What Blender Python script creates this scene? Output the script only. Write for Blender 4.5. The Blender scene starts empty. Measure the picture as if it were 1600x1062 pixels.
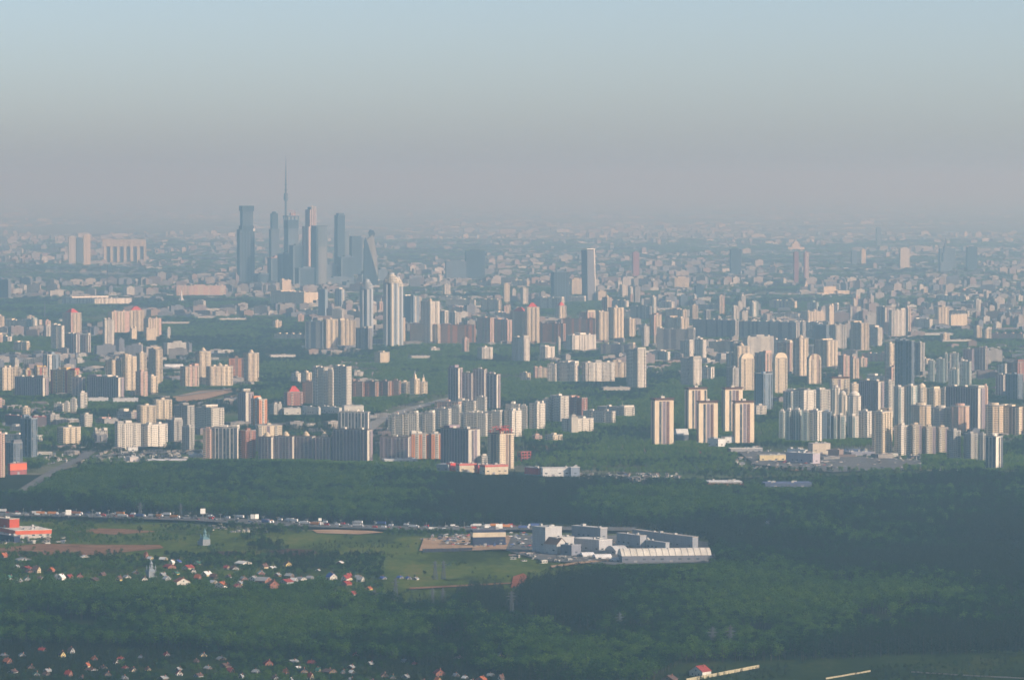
import bpy, math, random, time
import numpy as np
T0 = time.time()
SC = bpy.context.scene
COL = SC.collection
random.seed(7)
RNG = np.random.default_rng(11)

# ------------------------------------------------------------------ camera, sky, sun, exposure
FOC, EYE, PW, PH = 7200.0, 438.0, 1600.0, 1062.0      # focal length in photo pixels, eye height in metres
HOR = 284.0
PITCH = math.atan((PH / 2 - HOR) / FOC)
cam_d = bpy.data.cameras.new('camera')
cam = bpy.data.objects.new('camera', cam_d)
COL.objects.link(cam)
cam.location = (0, 0, EYE)
cam.rotation_euler = (math.radians(90) - PITCH, 0, 0)
cam_d.sensor_width = 36.0
cam_d.lens = FOC / PW * 36.0
cam_d.clip_start = 10.0
cam_d.clip_end = 500000.0
SC.camera = cam

SUN_EL = math.radians(25)
SUN_AZ = math.atan2(-0.5, 1.0)                        # towards the sun: from the right, a little behind the eye
world = bpy.data.worlds.new('World')
SC.world = world
world.use_nodes = True
wn = world.node_tree
sky = wn.nodes.new('ShaderNodeTexSky')
sky.sky_type = 'NISHITA'
sky.sun_disc = False
sky.sun_elevation = SUN_EL
sky.sun_rotation = math.pi / 2 - SUN_AZ
sky.altitude = 300
sky.air_density = 0.55
sky.dust_density = 1.15
sky.ozone_density = 1.1
bg = wn.nodes['Background']
bg.inputs['Strength'].default_value = 0.145
wn.links.new(sky.outputs[0], bg.inputs['Color'])
sun_d = bpy.data.lights.new('sun', 'SUN')
sun_d.energy = 5
sun_d.angle = math.radians(0.53)
sun_d.color = (1.0, 0.90, 0.75)
sun = bpy.data.objects.new('sun', sun_d)
COL.objects.link(sun)
sun.rotation_euler = (math.pi / 2 - SUN_EL, 0, SUN_AZ + math.pi / 2)
sun.location = (3000, -900, 2500)
SC.view_settings.view_transform = 'Standard'
SC.view_settings.look = 'None'
SC.view_settings.gamma = 1.0
SC.view_settings.exposure = 0.08
SC.view_settings.use_curve_mapping = False
SC.render.engine = 'CYCLES'
SC.cycles.max_bounces = 6
SC.cycles.volume_bounces = 2
SC.cycles.sample_clamp_indirect = 3.0
SC.cycles.diffuse_bounces = 2
SC.cycles.use_denoising = True

# ------------------------------------------------------------------ pixel <-> ground
CP, SP = math.cos(PITCH), math.sin(PITCH)
def ground(px, py, z=0.0):
    dx, dz = (px - PW / 2) / FOC, -(py - PH / 2) / FOC
    vy, vz = CP + dz * SP, -SP + dz * CP
    t = (z - EYE) / vz
    return dx * t, vy * t
def scale_at(py):                                       # photo pixels per metre for things standing at row py
    x, y = ground(800, py)
    return FOC / (y * CP + EYE * SP)
def to_px(x, y, z=0.0):                                  # works on arrays too
    dz = z - EYE
    dep = y * CP - dz * SP
    up = y * SP + dz * CP
    return PW / 2 + FOC * x / dep, PH / 2 - FOC * up / dep
# ------------------------------------------------------------------ mesh collector
class MB:
    def __init__(s):
        s.v, s.f, s.m = [], [], []
    def box(s, x0, x1, y0, y1, z0, z1, mi=0, skip=()):
        n = len(s.v)
        s.v += [(x0, y0, z0), (x1, y0, z0), (x1, y1, z0), (x0, y1, z0), (x0, y0, z1), (x1, y0, z1), (x1, y1, z1), (x0, y1, z1)]
        for k, q in (('b', (3, 2, 1, 0)), ('t', (4, 5, 6, 7)), ('-y', (0, 1, 5, 4)), ('+x', (1, 2, 6, 5)), ('+y', (2, 3, 7, 6)), ('-x', (3, 0, 4, 7))):
            if k not in skip:
                s.f.append(tuple(n + i for i in q)); s.m.append(mi)
    def prism(s, poly, z0, z1, mi=0, top=None, mtop=None):
        """poly counter-clockwise; top = another polygon of the same length for a tapered prism"""
        n, k = len(s.v), len(poly)
        s.v += [(x, y, z0) for x, y in poly] + [(x, y, z1) for x, y in (top or poly)]
        for i in range(k):
            j = (i + 1) % k
            s.f.append((n + i, n + j, n + k + j, n + k + i)); s.m.append(mi)
        s.f.append(tuple(n + k + i for i in range(k))); s.m.append(mi if mtop is None else mtop)
        s.f.append(tuple(n + i for i in reversed(range(k)))); s.m.append(mi)
    def profile(s, pts, y0, y1, mi=0):
        """pts counter-clockwise in x-z seen from -y, extruded from y0 to y1"""
        n, k = len(s.v), len(pts)
        s.v += [(x, y0, z) for x, z in pts] + [(x, y1, z) for x, z in pts]
        for i in range(k):
            j = (i + 1) % k
            s.f.append((n + i, n + k + i, n + k + j, n + j)); s.m.append(mi)
        s.f.append(tuple(n + i for i in range(k))); s.m.append(mi)
        s.f.append(tuple(n + k + i for i in reversed(range(k)))); s.m.append(mi)
    def cyl(s, cx, cy, r, z0, z1, seg=16, mi=0, r1=None, ry=1.0):
        r1 = r if r1 is None else r1
        A = [2 * math.pi * i / seg for i in range(seg)]
        s.prism([(cx + r * math.cos(a), cy + r * ry * math.sin(a)) for a in A], z0, z1, mi, [(cx + r1 * math.cos(a), cy + r1 * ry * math.sin(a)) for a in A])
    def beam(s, p, q, w, mi=0):
        """a square bar between two points"""
        p, q = np.array(p, float), np.array(q, float)
        d = q - p; L = np.linalg.norm(d); d /= L
        a = np.cross(d, (0, 0, 1)) if abs(d[2]) < .95 else np.cross(d, (1, 0, 0))
        a /= np.linalg.norm(a); b = np.cross(d, a)
        n = len(s.v)
        for e in (p, q):
            for i, j in ((-1, -1), (1, -1), (1, 1), (-1, 1)):
                s.v.append(tuple(e + a * i * w / 2 + b * j * w / 2))
        for q4 in ((0, 1, 5, 4), (1, 2, 6, 5), (2, 3, 7, 6), (3, 0, 4, 7), (3, 2, 1, 0), (4, 5, 6, 7)):
            s.f.append(tuple(n + i for i in q4)); s.m.append(mi)
    def mesh(s, name, mats):
        me = bpy.data.meshes.new(name)
        me.from_pydata(s.v, [], s.f)
        for m in mats:
            me.materials.append(m)
        if len(mats) > 1:
            me.polygons.foreach_set('material_index', s.m)
        return me
    def build(s, name, mats, parent=None, loc=None, rz=0.0, kind=None):
        if not isinstance(mats, (list, tuple)):
            mats = [mats]
        return link(name, s.mesh(name, mats), parent, loc, rz, kind)

def link(name, data, parent=None, loc=None, rz=0.0, kind=None):
    o = bpy.data.objects.new(name, data)
    COL.objects.link(o)
    if parent is not None:
        o.parent = parent
    if loc is not None:
        o.location = loc
    if rz:
        o.rotation_euler = (0, 0, rz)
    if kind:
        o['kind'] = kind
    return o

def tag(o, label, cat=None, group=None, kind=None):
    o['label'] = label
    if cat: o['category'] = cat
    if group: o['group'] = group
    if kind: o['kind'] = kind
    n = len(label.split())
    if not 4 <= n <= 16: print('LABEL LENGTH', n, label)
    return o

def thing(name, loc, rz, label, cat, group=None):
    o = link(name, None, None, loc, rz); o['kind'] = 'thing'
    return tag(o, label, cat, group)

ORD = ['first', 'second', 'third', 'fourth', 'fifth', 'sixth', 'seventh', 'eighth', 'ninth', 'tenth', 'eleventh', 'twelfth', 'thirteenth', 'fourteenth', 'fifteenth', 'sixteenth', 'seventeenth', 'eighteenth', 'nineteenth']
TENS = {20: 'twent', 30: 'thirt', 40: 'fort', 50: 'fift', 60: 'sixt', 70: 'sevent', 80: 'eight', 90: 'ninet'}
def nth(i):
    i += 1
    if i < 20: return ORD[i - 1]
    if i >= 100: return 'hundred-and-' + nth(i - 101) if i > 100 else 'hundredth'
    t, u = i // 10 * 10, i % 10
    return TENS[t] + 'ieth' if u == 0 else TENS[t] + 'y-' + ORD[u - 1]

# ------------------------------------------------------------------ materials
def new_mat(name, rough=0.9):
    m = bpy.data.materials.new(name)
    m.use_nodes = True
    nt = m.node_tree
    b = nt.nodes['Principled BSDF']
    b.inputs['Roughness'].default_value = rough
    b.inputs['Specular IOR Level'].default_value = 0.2
    return m, nt, b
def N(nt, t, **kw):
    n = nt.nodes.new(t)
    for k, v in kw.items():
        setattr(n, k, v)
    return n
def M(nt, op, a, b=None, c=None):
    n = nt.nodes.new('ShaderNodeMath'); n.operation = op
    for i, x in enumerate((a, b, c)):
        if x is None: continue
        if isinstance(x, (int, float)): n.inputs[i].default_value = x
        else: nt.links.new(x, n.inputs[i])
    return n.outputs[0]
def mix(nt, f, a, b, blend='MIX'):
    n = nt.nodes.new('ShaderNodeMix'); n.data_type = 'RGBA'; n.blend_type = blend
    for s, x in ((n.inputs[0], f), (n.inputs[6], a), (n.inputs[7], b)):
        if isinstance(x, (int, float)): s.default_value = x
        elif isinstance(x, tuple): s.default_value = (*x[:3], 1)
        else: nt.links.new(x, s)
    return n.outputs[2]
def noise(nt, vec, scale, detail=2.0, rough=0.5):
    n = nt.nodes.new('ShaderNodeTexNoise')
    n.inputs['Scale'].default_value = scale
    n.inputs['Detail'].default_value = detail
    n.inputs['Roughness'].default_value = rough
    if vec is not None: nt.links.new(vec, n.inputs['Vector'])
    return n.outputs['Fac']
def ramp(nt, fac, stops):
    n = nt.nodes.new('ShaderNodeValToRGB')
    while len(n.color_ramp.elements) < len(stops):
        n.color_ramp.elements.new(0.5)
    for e, (p, c) in zip(n.color_ramp.elements, stops):
        e.position = p; e.color = (*c, 1)
    nt.links.new(fac, n.inputs[0])
    return n.outputs[0]

_mats = {}
def wall_mat(c, rough=0.85):
    """plain rendered or panel wall: per-building tone, weather streaks, faint floor joints"""
    k = ('w', c, rough)
    if k in _mats: return _mats[k]
    m, nt, b = new_mat('wall_paint', rough)
    tc = N(nt, 'ShaderNodeTexCoord'); oi = N(nt, 'ShaderNodeObjectInfo')
    mp = N(nt, 'ShaderNodeMapping'); mp.inputs['Scale'].default_value = (.35, .35, .05)
    nt.links.new(tc.outputs['Object'], mp.inputs[0])
    n1 = noise(nt, mp.outputs[0], 1.0, 3)
    sep = N(nt, 'ShaderNodeSeparateXYZ'); nt.links.new(tc.outputs['Object'], sep.inputs[0])
    joint = M(nt, 'LESS_THAN', M(nt, 'FRACT', M(nt, 'DIVIDE', sep.outputs[2], 2.9)), 0.09)
    v = M(nt, 'ADD', M(nt, 'MULTIPLY', n1, 0.5), 0.75)
    v = M(nt, 'MULTIPLY', v, M(nt, 'ADD', M(nt, 'MULTIPLY', oi.outputs['Random'], 0.16), 0.92))
    v = M(nt, 'MULTIPLY', v, M(nt, 'SUBTRACT', 1.0, M(nt, 'MULTIPLY', joint, 0.18)))
    cc = N(nt, 'ShaderNodeCombineColor')
    for i in range(3): nt.links.new(v, cc.inputs[i])
    nt.links.new(mix(nt, 1.0, c, cc.outputs[0], 'MULTIPLY'), b.inputs['Base Color'])
    _mats[k] = m
    return m
def facade_mat(c, win=(.05, .06, .08), stripe=None, amount=.62, pitch=3.4, band=0.0):
    """wall too far off to pick its windows apart: rows of small dark openings, some bays in a second colour"""
    k = ('f', c, win, stripe, amount, pitch, band)
    if k in _mats: return _mats[k]
    m, nt, b = new_mat('far_facade', 0.7)
    tc = N(nt, 'ShaderNodeTexCoord'); oi = N(nt, 'ShaderNodeObjectInfo')
    sep = N(nt, 'ShaderNodeSeparateXYZ'); nt.links.new(tc.outputs['Object'], sep.inputs[0])
    u = M(nt, 'ADD', sep.outputs[0], sep.outputs[1])
    z = sep.outputs[2]
    fu = M(nt, 'FRACT', M(nt, 'DIVIDE', u, pitch)); fz = M(nt, 'FRACT', M(nt, 'DIVIDE', z, 3.0))
    mk = M(nt, 'MULTIPLY', M(nt, 'GREATER_THAN', fz, 1 - amount), M(nt, 'GREATER_THAN', fu, 0.38 - band))
    wnz = N(nt, 'ShaderNodeTexWhiteNoise', noise_dimensions='2D')
    cv = N(nt, 'ShaderNodeCombineXYZ')
    nt.links.new(M(nt, 'FLOOR', M(nt, 'DIVIDE', u, pitch)), cv.inputs[0]); nt.links.new(M(nt, 'FLOOR', M(nt, 'DIVIDE', z, 3.0)), cv.inputs[1])
    nt.links.new(cv.outputs[0], wnz.inputs['Vector'])
    wcol = mix(nt, M(nt, 'MULTIPLY', wnz.outputs[0], .45), win, c)
    wn1 = N(nt, 'ShaderNodeTexWhiteNoise', noise_dimensions='1D')
    nt.links.new(M(nt, 'ADD', M(nt, 'FLOOR', M(nt, 'DIVIDE', u, pitch * 2)), M(nt, 'MULTIPLY', oi.outputs['Random'], 40)), wn1.inputs['W'])
    base = mix(nt, M(nt, 'GREATER_THAN', wn1.outputs[0], .62), c, stripe if stripe else tuple(x * .8 for x in c))
    mp = N(nt, 'ShaderNodeMapping'); mp.inputs['Scale'].default_value = (.1, .1, .02)
    nt.links.new(tc.outputs['Object'], mp.inputs[0])
    dirt = M(nt, 'ADD', M(nt, 'MULTIPLY', noise(nt, mp.outputs[0], 1.0, 3), .5), M(nt, 'ADD', M(nt, 'MULTIPLY', oi.outputs['Random'], .25), .62))
    cc = N(nt, 'ShaderNodeCombineColor')
    for i in range(3): nt.links.new(dirt, cc.inputs[i])
    base = mix(nt, 1.0, base, cc.outputs[0], 'MULTIPLY')
    nt.links.new(mix(nt, mk, base, wcol), b.inputs['Base Color'])
    _mats[k] = m
    return m
def glass_mat(c=(.035, .05, .07)):
    k = ('g', c)
    if k in _mats: return _mats[k]
    m, nt, b = new_mat('window_glass', 0.25)
    b.inputs['Specular IOR Level'].default_value = 0.5
    g = N(nt, 'ShaderNodeNewGeometry')
    sc = N(nt, 'ShaderNodeVectorMath', operation='SCALE'); sc.inputs['Scale'].default_value = 1 / 3.1
    nt.links.new(g.outputs['Position'], sc.inputs[0])
    fl = N(nt, 'ShaderNodeVectorMath', operation='FLOOR'); nt.links.new(sc.outputs[0], fl.inputs[0])
    w = N(nt, 'ShaderNodeTexWhiteNoise', noise_dimensions='3D'); nt.links.new(fl.outputs[0], w.inputs['Vector'])
    nt.links.new(ramp(nt, w.outputs[0], [(0, c), (.6, tuple(x * 1.4 for x in c)), (1, (.20, .19, .17))]), b.inputs['Base Color'])
    _mats[k] = m
    return m
def plain(c, rough=0.8, sc=0.08, var=0.4):
    k = ('p', c, rough, sc)
    if k in _mats: return _mats[k]
    m, nt, b = new_mat('painted_surface', rough)
    tc = N(nt, 'ShaderNodeTexCoord'); oi = N(nt, 'ShaderNodeObjectInfo')
    n = noise(nt, tc.outputs['Object'], sc, 4)
    nt.links.new(mix(nt, n, tuple(x * (1 - var) for x in c), tuple(min(1, x * (1 + var)) for x in c)), b.inputs['Base Color'])
    _mats[k] = m
    return m
def ground_mat(name, stops, sc=0.004, sc2=0.05, stretch=1.0):
    m, nt, b = new_mat(name, 1.0)
    b.inputs['Specular IOR Level'].default_value = 0.0
    g = N(nt, 'ShaderNodeNewGeometry')
    mp = N(nt, 'ShaderNodeMapping'); mp.inputs['Scale'].default_value = (1, stretch, 1)
    nt.links.new(g.outputs['Position'], mp.inputs[0])
    n1 = noise(nt, mp.outputs[0], sc, 5, .6); n2 = noise(nt, mp.outputs[0], sc2, 3, .6)
    f = M(nt, 'ADD', M(nt, 'MULTIPLY', n1, .7), M(nt, 'MULTIPLY', n2, .3))
    nt.links.new(ramp(nt, f, stops), b.inputs['Base Color'])
    return m
def leaf_mat(name, c1, c2, c3):
    m, nt, b = new_mat(name, 0.9)
    b.inputs['Specular IOR Level'].default_value = 0.05
    g = N(nt, 'ShaderNodeNewGeometry'); oi = N(nt, 'ShaderNodeObjectInfo')
    patch = noise(nt, g.outputs['Position'], 0.006, 3, .55)
    fine = noise(nt, g.outputs['Position'], 0.35, 2, .6)
    f = M(nt, 'ADD', M(nt, 'MULTIPLY', patch, .55), M(nt, 'ADD', M(nt, 'MULTIPLY', oi.outputs['Random'], .32), M(nt, 'MULTIPLY', fine, .2)))
    col = ramp(nt, f, [(.28, c1), (.52, c2), (.78, c3)])
    nt.links.new(col, b.inputs['Base Color'])
    tr = N(nt, 'ShaderNodeBsdfTranslucent'); nt.links.new(mix(nt, 1.0, col, (1.0, 1.0, .5), 'MULTIPLY'), tr.inputs[0])
    ms = N(nt, 'ShaderNodeAddShader'); nt.links.new(b.outputs[0], ms.inputs[0]); nt.links.new(tr.outputs[0], ms.inputs[1])
    nt.links.new(ms.outputs[0], nt.nodes['Material Output'].inputs['Surface'])
    return m

# ------------------------------------------------------------------ ground and sheets lying on it
SHEET_Z = [0.3]
def sheet(name, pts, mat, label=None, world_pts=False):
    z = SHEET_Z[0]; SHEET_Z[0] += 0.12
    g = pts if world_pts else [ground(*p) for p in pts]
    ar = sum(g[i][0] * g[(i + 1) % len(g)][1] - g[(i + 1) % len(g)][0] * g[i][1] for i in range(len(g)))
    if ar < 0: g = g[::-1]
    mb = MB(); mb.v = [(x, y, z) for x, y in g]; mb.f = [tuple(range(len(g)))]; mb.m = [0]
    o = mb.build(name, mat, kind='structure')
    if label: o['label'] = label
    return o
def strip(name, pts, width, mat, label=None):
    """a road along photo points, width in metres"""
    z = SHEET_Z[0]; SHEET_Z[0] += 0.12
    g = [np.array(ground(*p)) for p in pts]
    mb = MB()
    for i, p in enumerate(g):
        d = g[min(i + 1, len(g) - 1)] - g[max(i - 1, 0)]
        n = np.array((-d[1], d[0])) / np.linalg.norm(d) * width / 2
        mb.v += [(*(p + n), z), (*(p - n), z)]
    for i in range(len(g) - 1):
        mb.f.append((2 * i + 1, 2 * i + 3, 2 * i + 2, 2 * i)); mb.m.append(0)
    o = mb.build(name, mat, kind='structure')
    if label: o['label'] = label
    return o

G_CITY = ground_mat('city_ground', [(.3, (.035, .065, .02)), (.43, (.06, .10, .03)), (.53, (.11, .13, .06)), (.62, (.19, .18, .14)), (.8, (.26, .25, .22))], .0035, .03)
G_FIELD = ground_mat('meadow', [(.3, (.02, .035, .01)), (.42, (.045, .065, .014)), (.52, (.085, .12, .02)), (.62, (.14, .145, .035)), (.75, (.19, .13, .06))], .012, .10, .3)
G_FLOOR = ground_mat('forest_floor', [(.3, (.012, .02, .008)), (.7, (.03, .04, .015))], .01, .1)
G_FAR = ground_mat('built_up_ground', [(.3, (.07, .10, .05)), (.42, (.12, .14, .09)), (.52, (.20, .19, .16)), (.7, (.28, .26, .22))], .0012, .006)
G_DARKMEADOW = ground_mat('scrub', [(.3, (.012, .022, .006)), (.5, (.025, .042, .01)), (.66, (.06, .07, .02)), (.8, (.12, .08, .05))], .02, .12, .3)
G_EARTH = ground_mat('bare_earth', [(.3, (.12, .055, .03)), (.5, (.22, .12, .07)), (.75, (.32, .2, .13))], .03, .2)
G_EARTH_RED = ground_mat('red_earth', [(.3, (.16, .05, .03)), (.5, (.28, .09, .05)), (.75, (.3, .16, .1))], .03, .2)
G_DARK_EARTH = ground_mat('ploughed_earth', [(.3, (.05, .03, .025)), (.5, (.08, .045, .035)), (.75, (.13, .07, .05))], .03, .2)
G_SAND = ground_mat('sandy_yard', [(.3, (.28, .18, .11)), (.5, (.42, .28, .18)), (.75, (.5, .38, .27))], .03, .3)
G_ROAD = ground_mat('asphalt', [(.3, (.11, .11, .115)), (.7, (.2, .2, .2))], .02, .3)
G_PALE = ground_mat('pale_paving', [(.3, (.2, .2, .19)), (.7, (.36, .34, .31))], .02, .2)
G_WATER, _nt, _b = new_mat('river_water', .12)
_b.inputs['Base Color'].default_value = (.08, .11, .12, 1)
_b.inputs['Specular IOR Level'].default_value = .6

mb = MB(); mb.v = [(-200000, -25000, 0), (200000, -25000, 0), (200000, 250000, 0), (-200000, 250000, 0)]; mb.f = [(0, 1, 2, 3)]; mb.m = [0]
mb.build('ground', G_CITY, kind='structure')['label'] = 'flat land under the city out to the horizon'

# places the trees may not hide: (x0, x1, row of the base, rows behind)
LIM = []
def protect(x0, x1, yb, back=3.0, slack=3.0):
    LIM.append((x0, x1, yb, back, slack))
# ------------------------------------------------------------------ fields, yards, roads, river
sheet('distant_ground', [(-3000, 296), (4600, 296), (1900, 442), (-300, 442)], G_FAR, 'built-up ground of the far city')
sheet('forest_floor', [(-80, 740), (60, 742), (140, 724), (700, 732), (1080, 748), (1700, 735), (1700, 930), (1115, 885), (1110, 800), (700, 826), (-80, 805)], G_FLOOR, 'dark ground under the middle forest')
sheet('meadow', [(-80, 812), (320, 822), (660, 838), (840, 838), (1130, 880), (1130, 905), (980, 930), (800, 985), (640, 975), (560, 940), (-80, 925)], G_FIELD, 'rough green meadow between the two forests')
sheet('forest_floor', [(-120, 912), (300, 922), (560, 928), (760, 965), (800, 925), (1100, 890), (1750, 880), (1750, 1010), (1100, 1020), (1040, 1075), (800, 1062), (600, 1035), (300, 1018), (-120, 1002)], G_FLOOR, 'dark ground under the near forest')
sheet('meadow', [(1030, 1100), (1060, 1020), (1420, 1012), (1750, 1030), (1750, 1110)], G_DARKMEADOW, 'grass clearing in the lower right corner')
sheet('village_ground', [(-120, 1000), (300, 1014), (600, 1032), (800, 1058), (1000, 1070), (1000, 1110), (-120, 1110)], G_DARKMEADOW, 'gardens of the nearest village')
sheet('earth_patch', [(118, 832), (150, 826), (190, 827), (250, 831), (180, 836)], G_EARTH, 'orange earth on the meadow crest')
sheet('earth_patch', [(-40, 862), (60, 850), (160, 852), (250, 852), (256, 857), (150, 868), (-40, 870)], G_EARTH, 'long brown earth band by the village')
sheet('ploughed_field', [(418, 862), (450, 858), (490, 860), (497, 865), (470, 871), (440, 868)], G_DARK_EARTH, 'dark ploughed oval')
sheet('ploughed_field', [(325, 863), (370, 862), (375, 868), (335, 870)], G_DARK_EARTH, 'small brown plot')
sheet('earth_patch', [(488, 829), (560, 828), (600, 833), (560, 836), (495, 834)], G_SAND, 'orange verge by the motorway')
sheet('earth_patch', [(798, 920), (802, 902), (818, 897), (826, 903), (812, 918)], G_EARTH_RED, 'red earth heap at the wood edge')
sheet('earth_patch', [(690, 902), (745, 898), (745, 903), (700, 908)], G_FIELD, 'flowering strip')
sheet('sandy_yard', [(655, 862), (662, 843), (738, 838), (830, 838), (800, 861)], G_SAND, 'sandy yard round the dark store')
sheet('works_yard', [(790, 862), (800, 838), (1000, 838), (1120, 850), (1125, 880), (960, 884), (850, 878)], G_ROAD, 'yard of the works')
sheet('dirt_track', [(640, 920), (800, 912), (800, 914), (640, 923)], G_EARTH, 'dirt track over the meadow')
sheet('dirt_track', [(860, 886), (905, 880), (950, 876), (950, 878), (905, 883), (862, 889)], G_SAND, 'pale track south of the works')
sheet('construction_ground', [(920, 700), (980, 695), (1070, 698), (1150, 706), (1120, 712), (1010, 708), (950, 706)], G_EARTH_RED, 'dug red earth of a building site')
sheet('construction_ground', [(905, 697), (945, 697), (990, 704), (1010, 712), (990, 711), (950, 702)], G_PALE, 'haul road of the building site')
sheet('earth_patch', [(1070, 762), (1100, 757), (1180, 758), (1150, 763)], G_EARTH_RED, 'red strip beyond the forest')
sheet('earth_patch', [(1215, 733), (1250, 731), (1290, 735), (1240, 738)], G_EARTH, 'pinkish strip by the depot')
sheet('paved_yard', [(1150, 705), (1290, 712), (1440, 722), (1500, 732), (1300, 740), (1180, 728)], G_ROAD, 'big parking area of the depot')
sheet('parking_area', [(150, 722), (300, 718), (330, 723), (200, 729)], G_PALE, 'yard of sheds by the forest')
sheet('dirt_track', [(830, 700), (920, 694), (925, 697), (840, 706)], G_EARTH, 'earth track through the trees')
sheet('green_park', [(380, 560), (470, 520), (480, 500), (260, 500), (180, 540)], G_FIELD, 'pale meadow in the city park')
sheet('wasteland', [(270, 622), (310, 613), (360, 610), (365, 614), (320, 626), (280, 632)], G_SAND, 'pale construction wasteland')
sheet('sports_field', [(820, 607), (1000, 603), (1010, 608), (840, 613)], G_FIELD, 'grass strip through the park')
sheet('river', [(1230, 472), (1330, 466), (1400, 464), (1490, 462), (1510, 452), (1420, 447), (1310, 452), (1360, 458), (1280, 464)], G_WATER, 'grey river bend beyond the central district')
sheet('river', [(860, 442), (1050, 438), (1240, 446), (1245, 449), (1050, 443), (860, 447)], G_WATER, 'distant straight of the river')
sheet('red_field', [(1530, 512), (1620, 504), (1620, 509), (1540, 517)], G_EARTH_RED, 'red strip at the right edge')
ROAD_PTS = [(-60, 806.5), (120, 808.5), (320, 815), (480, 824), (660, 830), (860, 829), (990, 831)]
strip('motorway', ROAD_PTS, 62, G_ROAD, 'many-lane motorway along the forest edge')
strip('road', [(20, 782), (45, 764), (75, 745), (105, 729), (128, 719), (180, 713), (300, 709)], 17, G_ROAD, 'avenue entering the city along the forest')
strip('road', [(128, 719), (152, 700), (165, 685), (178, 672), (200, 655)], 18, G_ROAD, 'street climbing between the towers')
strip('road', [(562, 684), (590, 662), (630, 645), (700, 626), (770, 614)], 24, G_PALE, 'wide pale avenue with parked cars')
strip('road', [(835, 567), (890, 556), (950, 545)], 30, G_PALE, 'slanting avenue')
strip('road', [(400, 592), (470, 588), (560, 590)], 16, G_PALE, 'embankment road')
strip('road', [(380, 545), (460, 543), (540, 546)], 22, G_SAND, 'straight pale road over the park')
strip('road', [(280, 622), (330, 614), (362, 611)], 14, G_PALE, 'track of the wasteland')
strip('road', [(1340, 548), (1390, 535), (1460, 518)], 26, G_PALE, 'avenue to the hazy district')
# ------------------------------------------------------------------ apartment houses
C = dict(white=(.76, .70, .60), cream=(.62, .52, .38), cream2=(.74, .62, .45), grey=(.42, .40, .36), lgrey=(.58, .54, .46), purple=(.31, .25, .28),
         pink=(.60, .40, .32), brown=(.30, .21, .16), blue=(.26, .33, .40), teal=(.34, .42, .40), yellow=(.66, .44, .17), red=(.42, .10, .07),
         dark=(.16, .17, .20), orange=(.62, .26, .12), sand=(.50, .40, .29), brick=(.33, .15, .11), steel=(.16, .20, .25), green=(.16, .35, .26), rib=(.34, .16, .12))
#        wall     second   balcony  right face  left face   adjective
STY = {
 'W': ('white', 'grey', 'white', 'wbwwbw', 'wbwwbw', 'white panel'),
 'L': ('lgrey', 'white', 'white', 'bwwb', 'wwbw', 'pale grey panel'),
 'C': ('cream2', 'sand', 'cream', 'bwbw', 'wwbw', 'cream'),
 'K': ('cream2', 'brown', 'brown', 'wwab', 'wbaw', 'cream and brown'),
 'V': ('lgrey', 'purple', 'purple', 'pbap', 'abbaba', 'dark purple and grey'),
 'S': ('white', 'dark', 'dark', 'pgap', 'agbgag', 'striped white and dark'),
 'P': ('pink', 'cream', 'cream', 'wbwb', 'wbwbw', 'pinkish'),
 'B': ('brown', 'orange', 'orange', 'wbww', 'wwbww', 'brown brick'),
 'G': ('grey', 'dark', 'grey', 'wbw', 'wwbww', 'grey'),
 'D': ('steel', 'dark', 'steel', 'gwg', 'ggwg', 'dark glass'),
 'Y': ('yellow', 'red', 'cream2', 'bab', 'wbwabw', 'yellow and red'),
 'T': ('white', 'teal', 'teal', 'bwab', 'abwbab', 'teal striped'),
 'O': ('white', 'orange', 'white', 'abab', 'ababab', 'white and orange'),
 'R': ('brick', 'pink', 'pink', 'wbw', 'wwbw', 'red brick'),
 'U': ('blue', 'white', 'white', 'gwg', 'gwwg', 'blue grey'),
 'M': ('cream', 'purple', 'white', 'bwap', 'wbapbw', 'cream and purple'),
 'Q': ('cream2', 'purple', 'rib', 'pgab', 'pb', 'cream and brown'),
 'A': ('cream2', 'brown', 'cream', 'wbw', 'pp', 'cream'),
 'X': ('lgrey', 'grey', 'grey', 'pp', 'pp', 'pale grey'),
 'F': ('cream2', 'cream', 'cream', 'pp', 'pp', 'cream'),
}
NB = [0]
def facade(side, L, h, pat, z0, out):
    """bays of one face; side R lies on y=0 facing -y, side L on x=0 facing -x"""
    n = max(1, round(L / 6.3)); bw = L / n
    for i in range(n):
        out.append((side, i * bw, bw, pat[i % len(pat)]))
def face_box(mb, side, u0, u1, d0, d1, z0, z1, mi=0):
    if side == 'R': mb.box(u0, u1, -d1, -d0, z0, z1, mi, ('+y',))
    else: mb.box(-d1, -d0, u0, u1, z0, z1, mi, ('+x',))

def lift_boxes(root, LR, LL, h, wall, n=None):
    n = n or max(1, int(max(LR, LL) / 24))
    for i in range(n):
        t = (i + .5) / n
        cx, cy = (LR * t, LL / 2) if LR > LL else (LR / 2, LL * t)
        mb = MB(); w = min(3.2, LR * .3, LL * .3); mb.box(cx - w, cx + w, cy - w, cy + w, h, h + 3.2)
        if random.random() < .6: mb.beam((cx, cy, h + 3), (cx, cy, h + 6 + random.random() * 4), .35)
        mb.build('lift_housing', wall, root)

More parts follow.
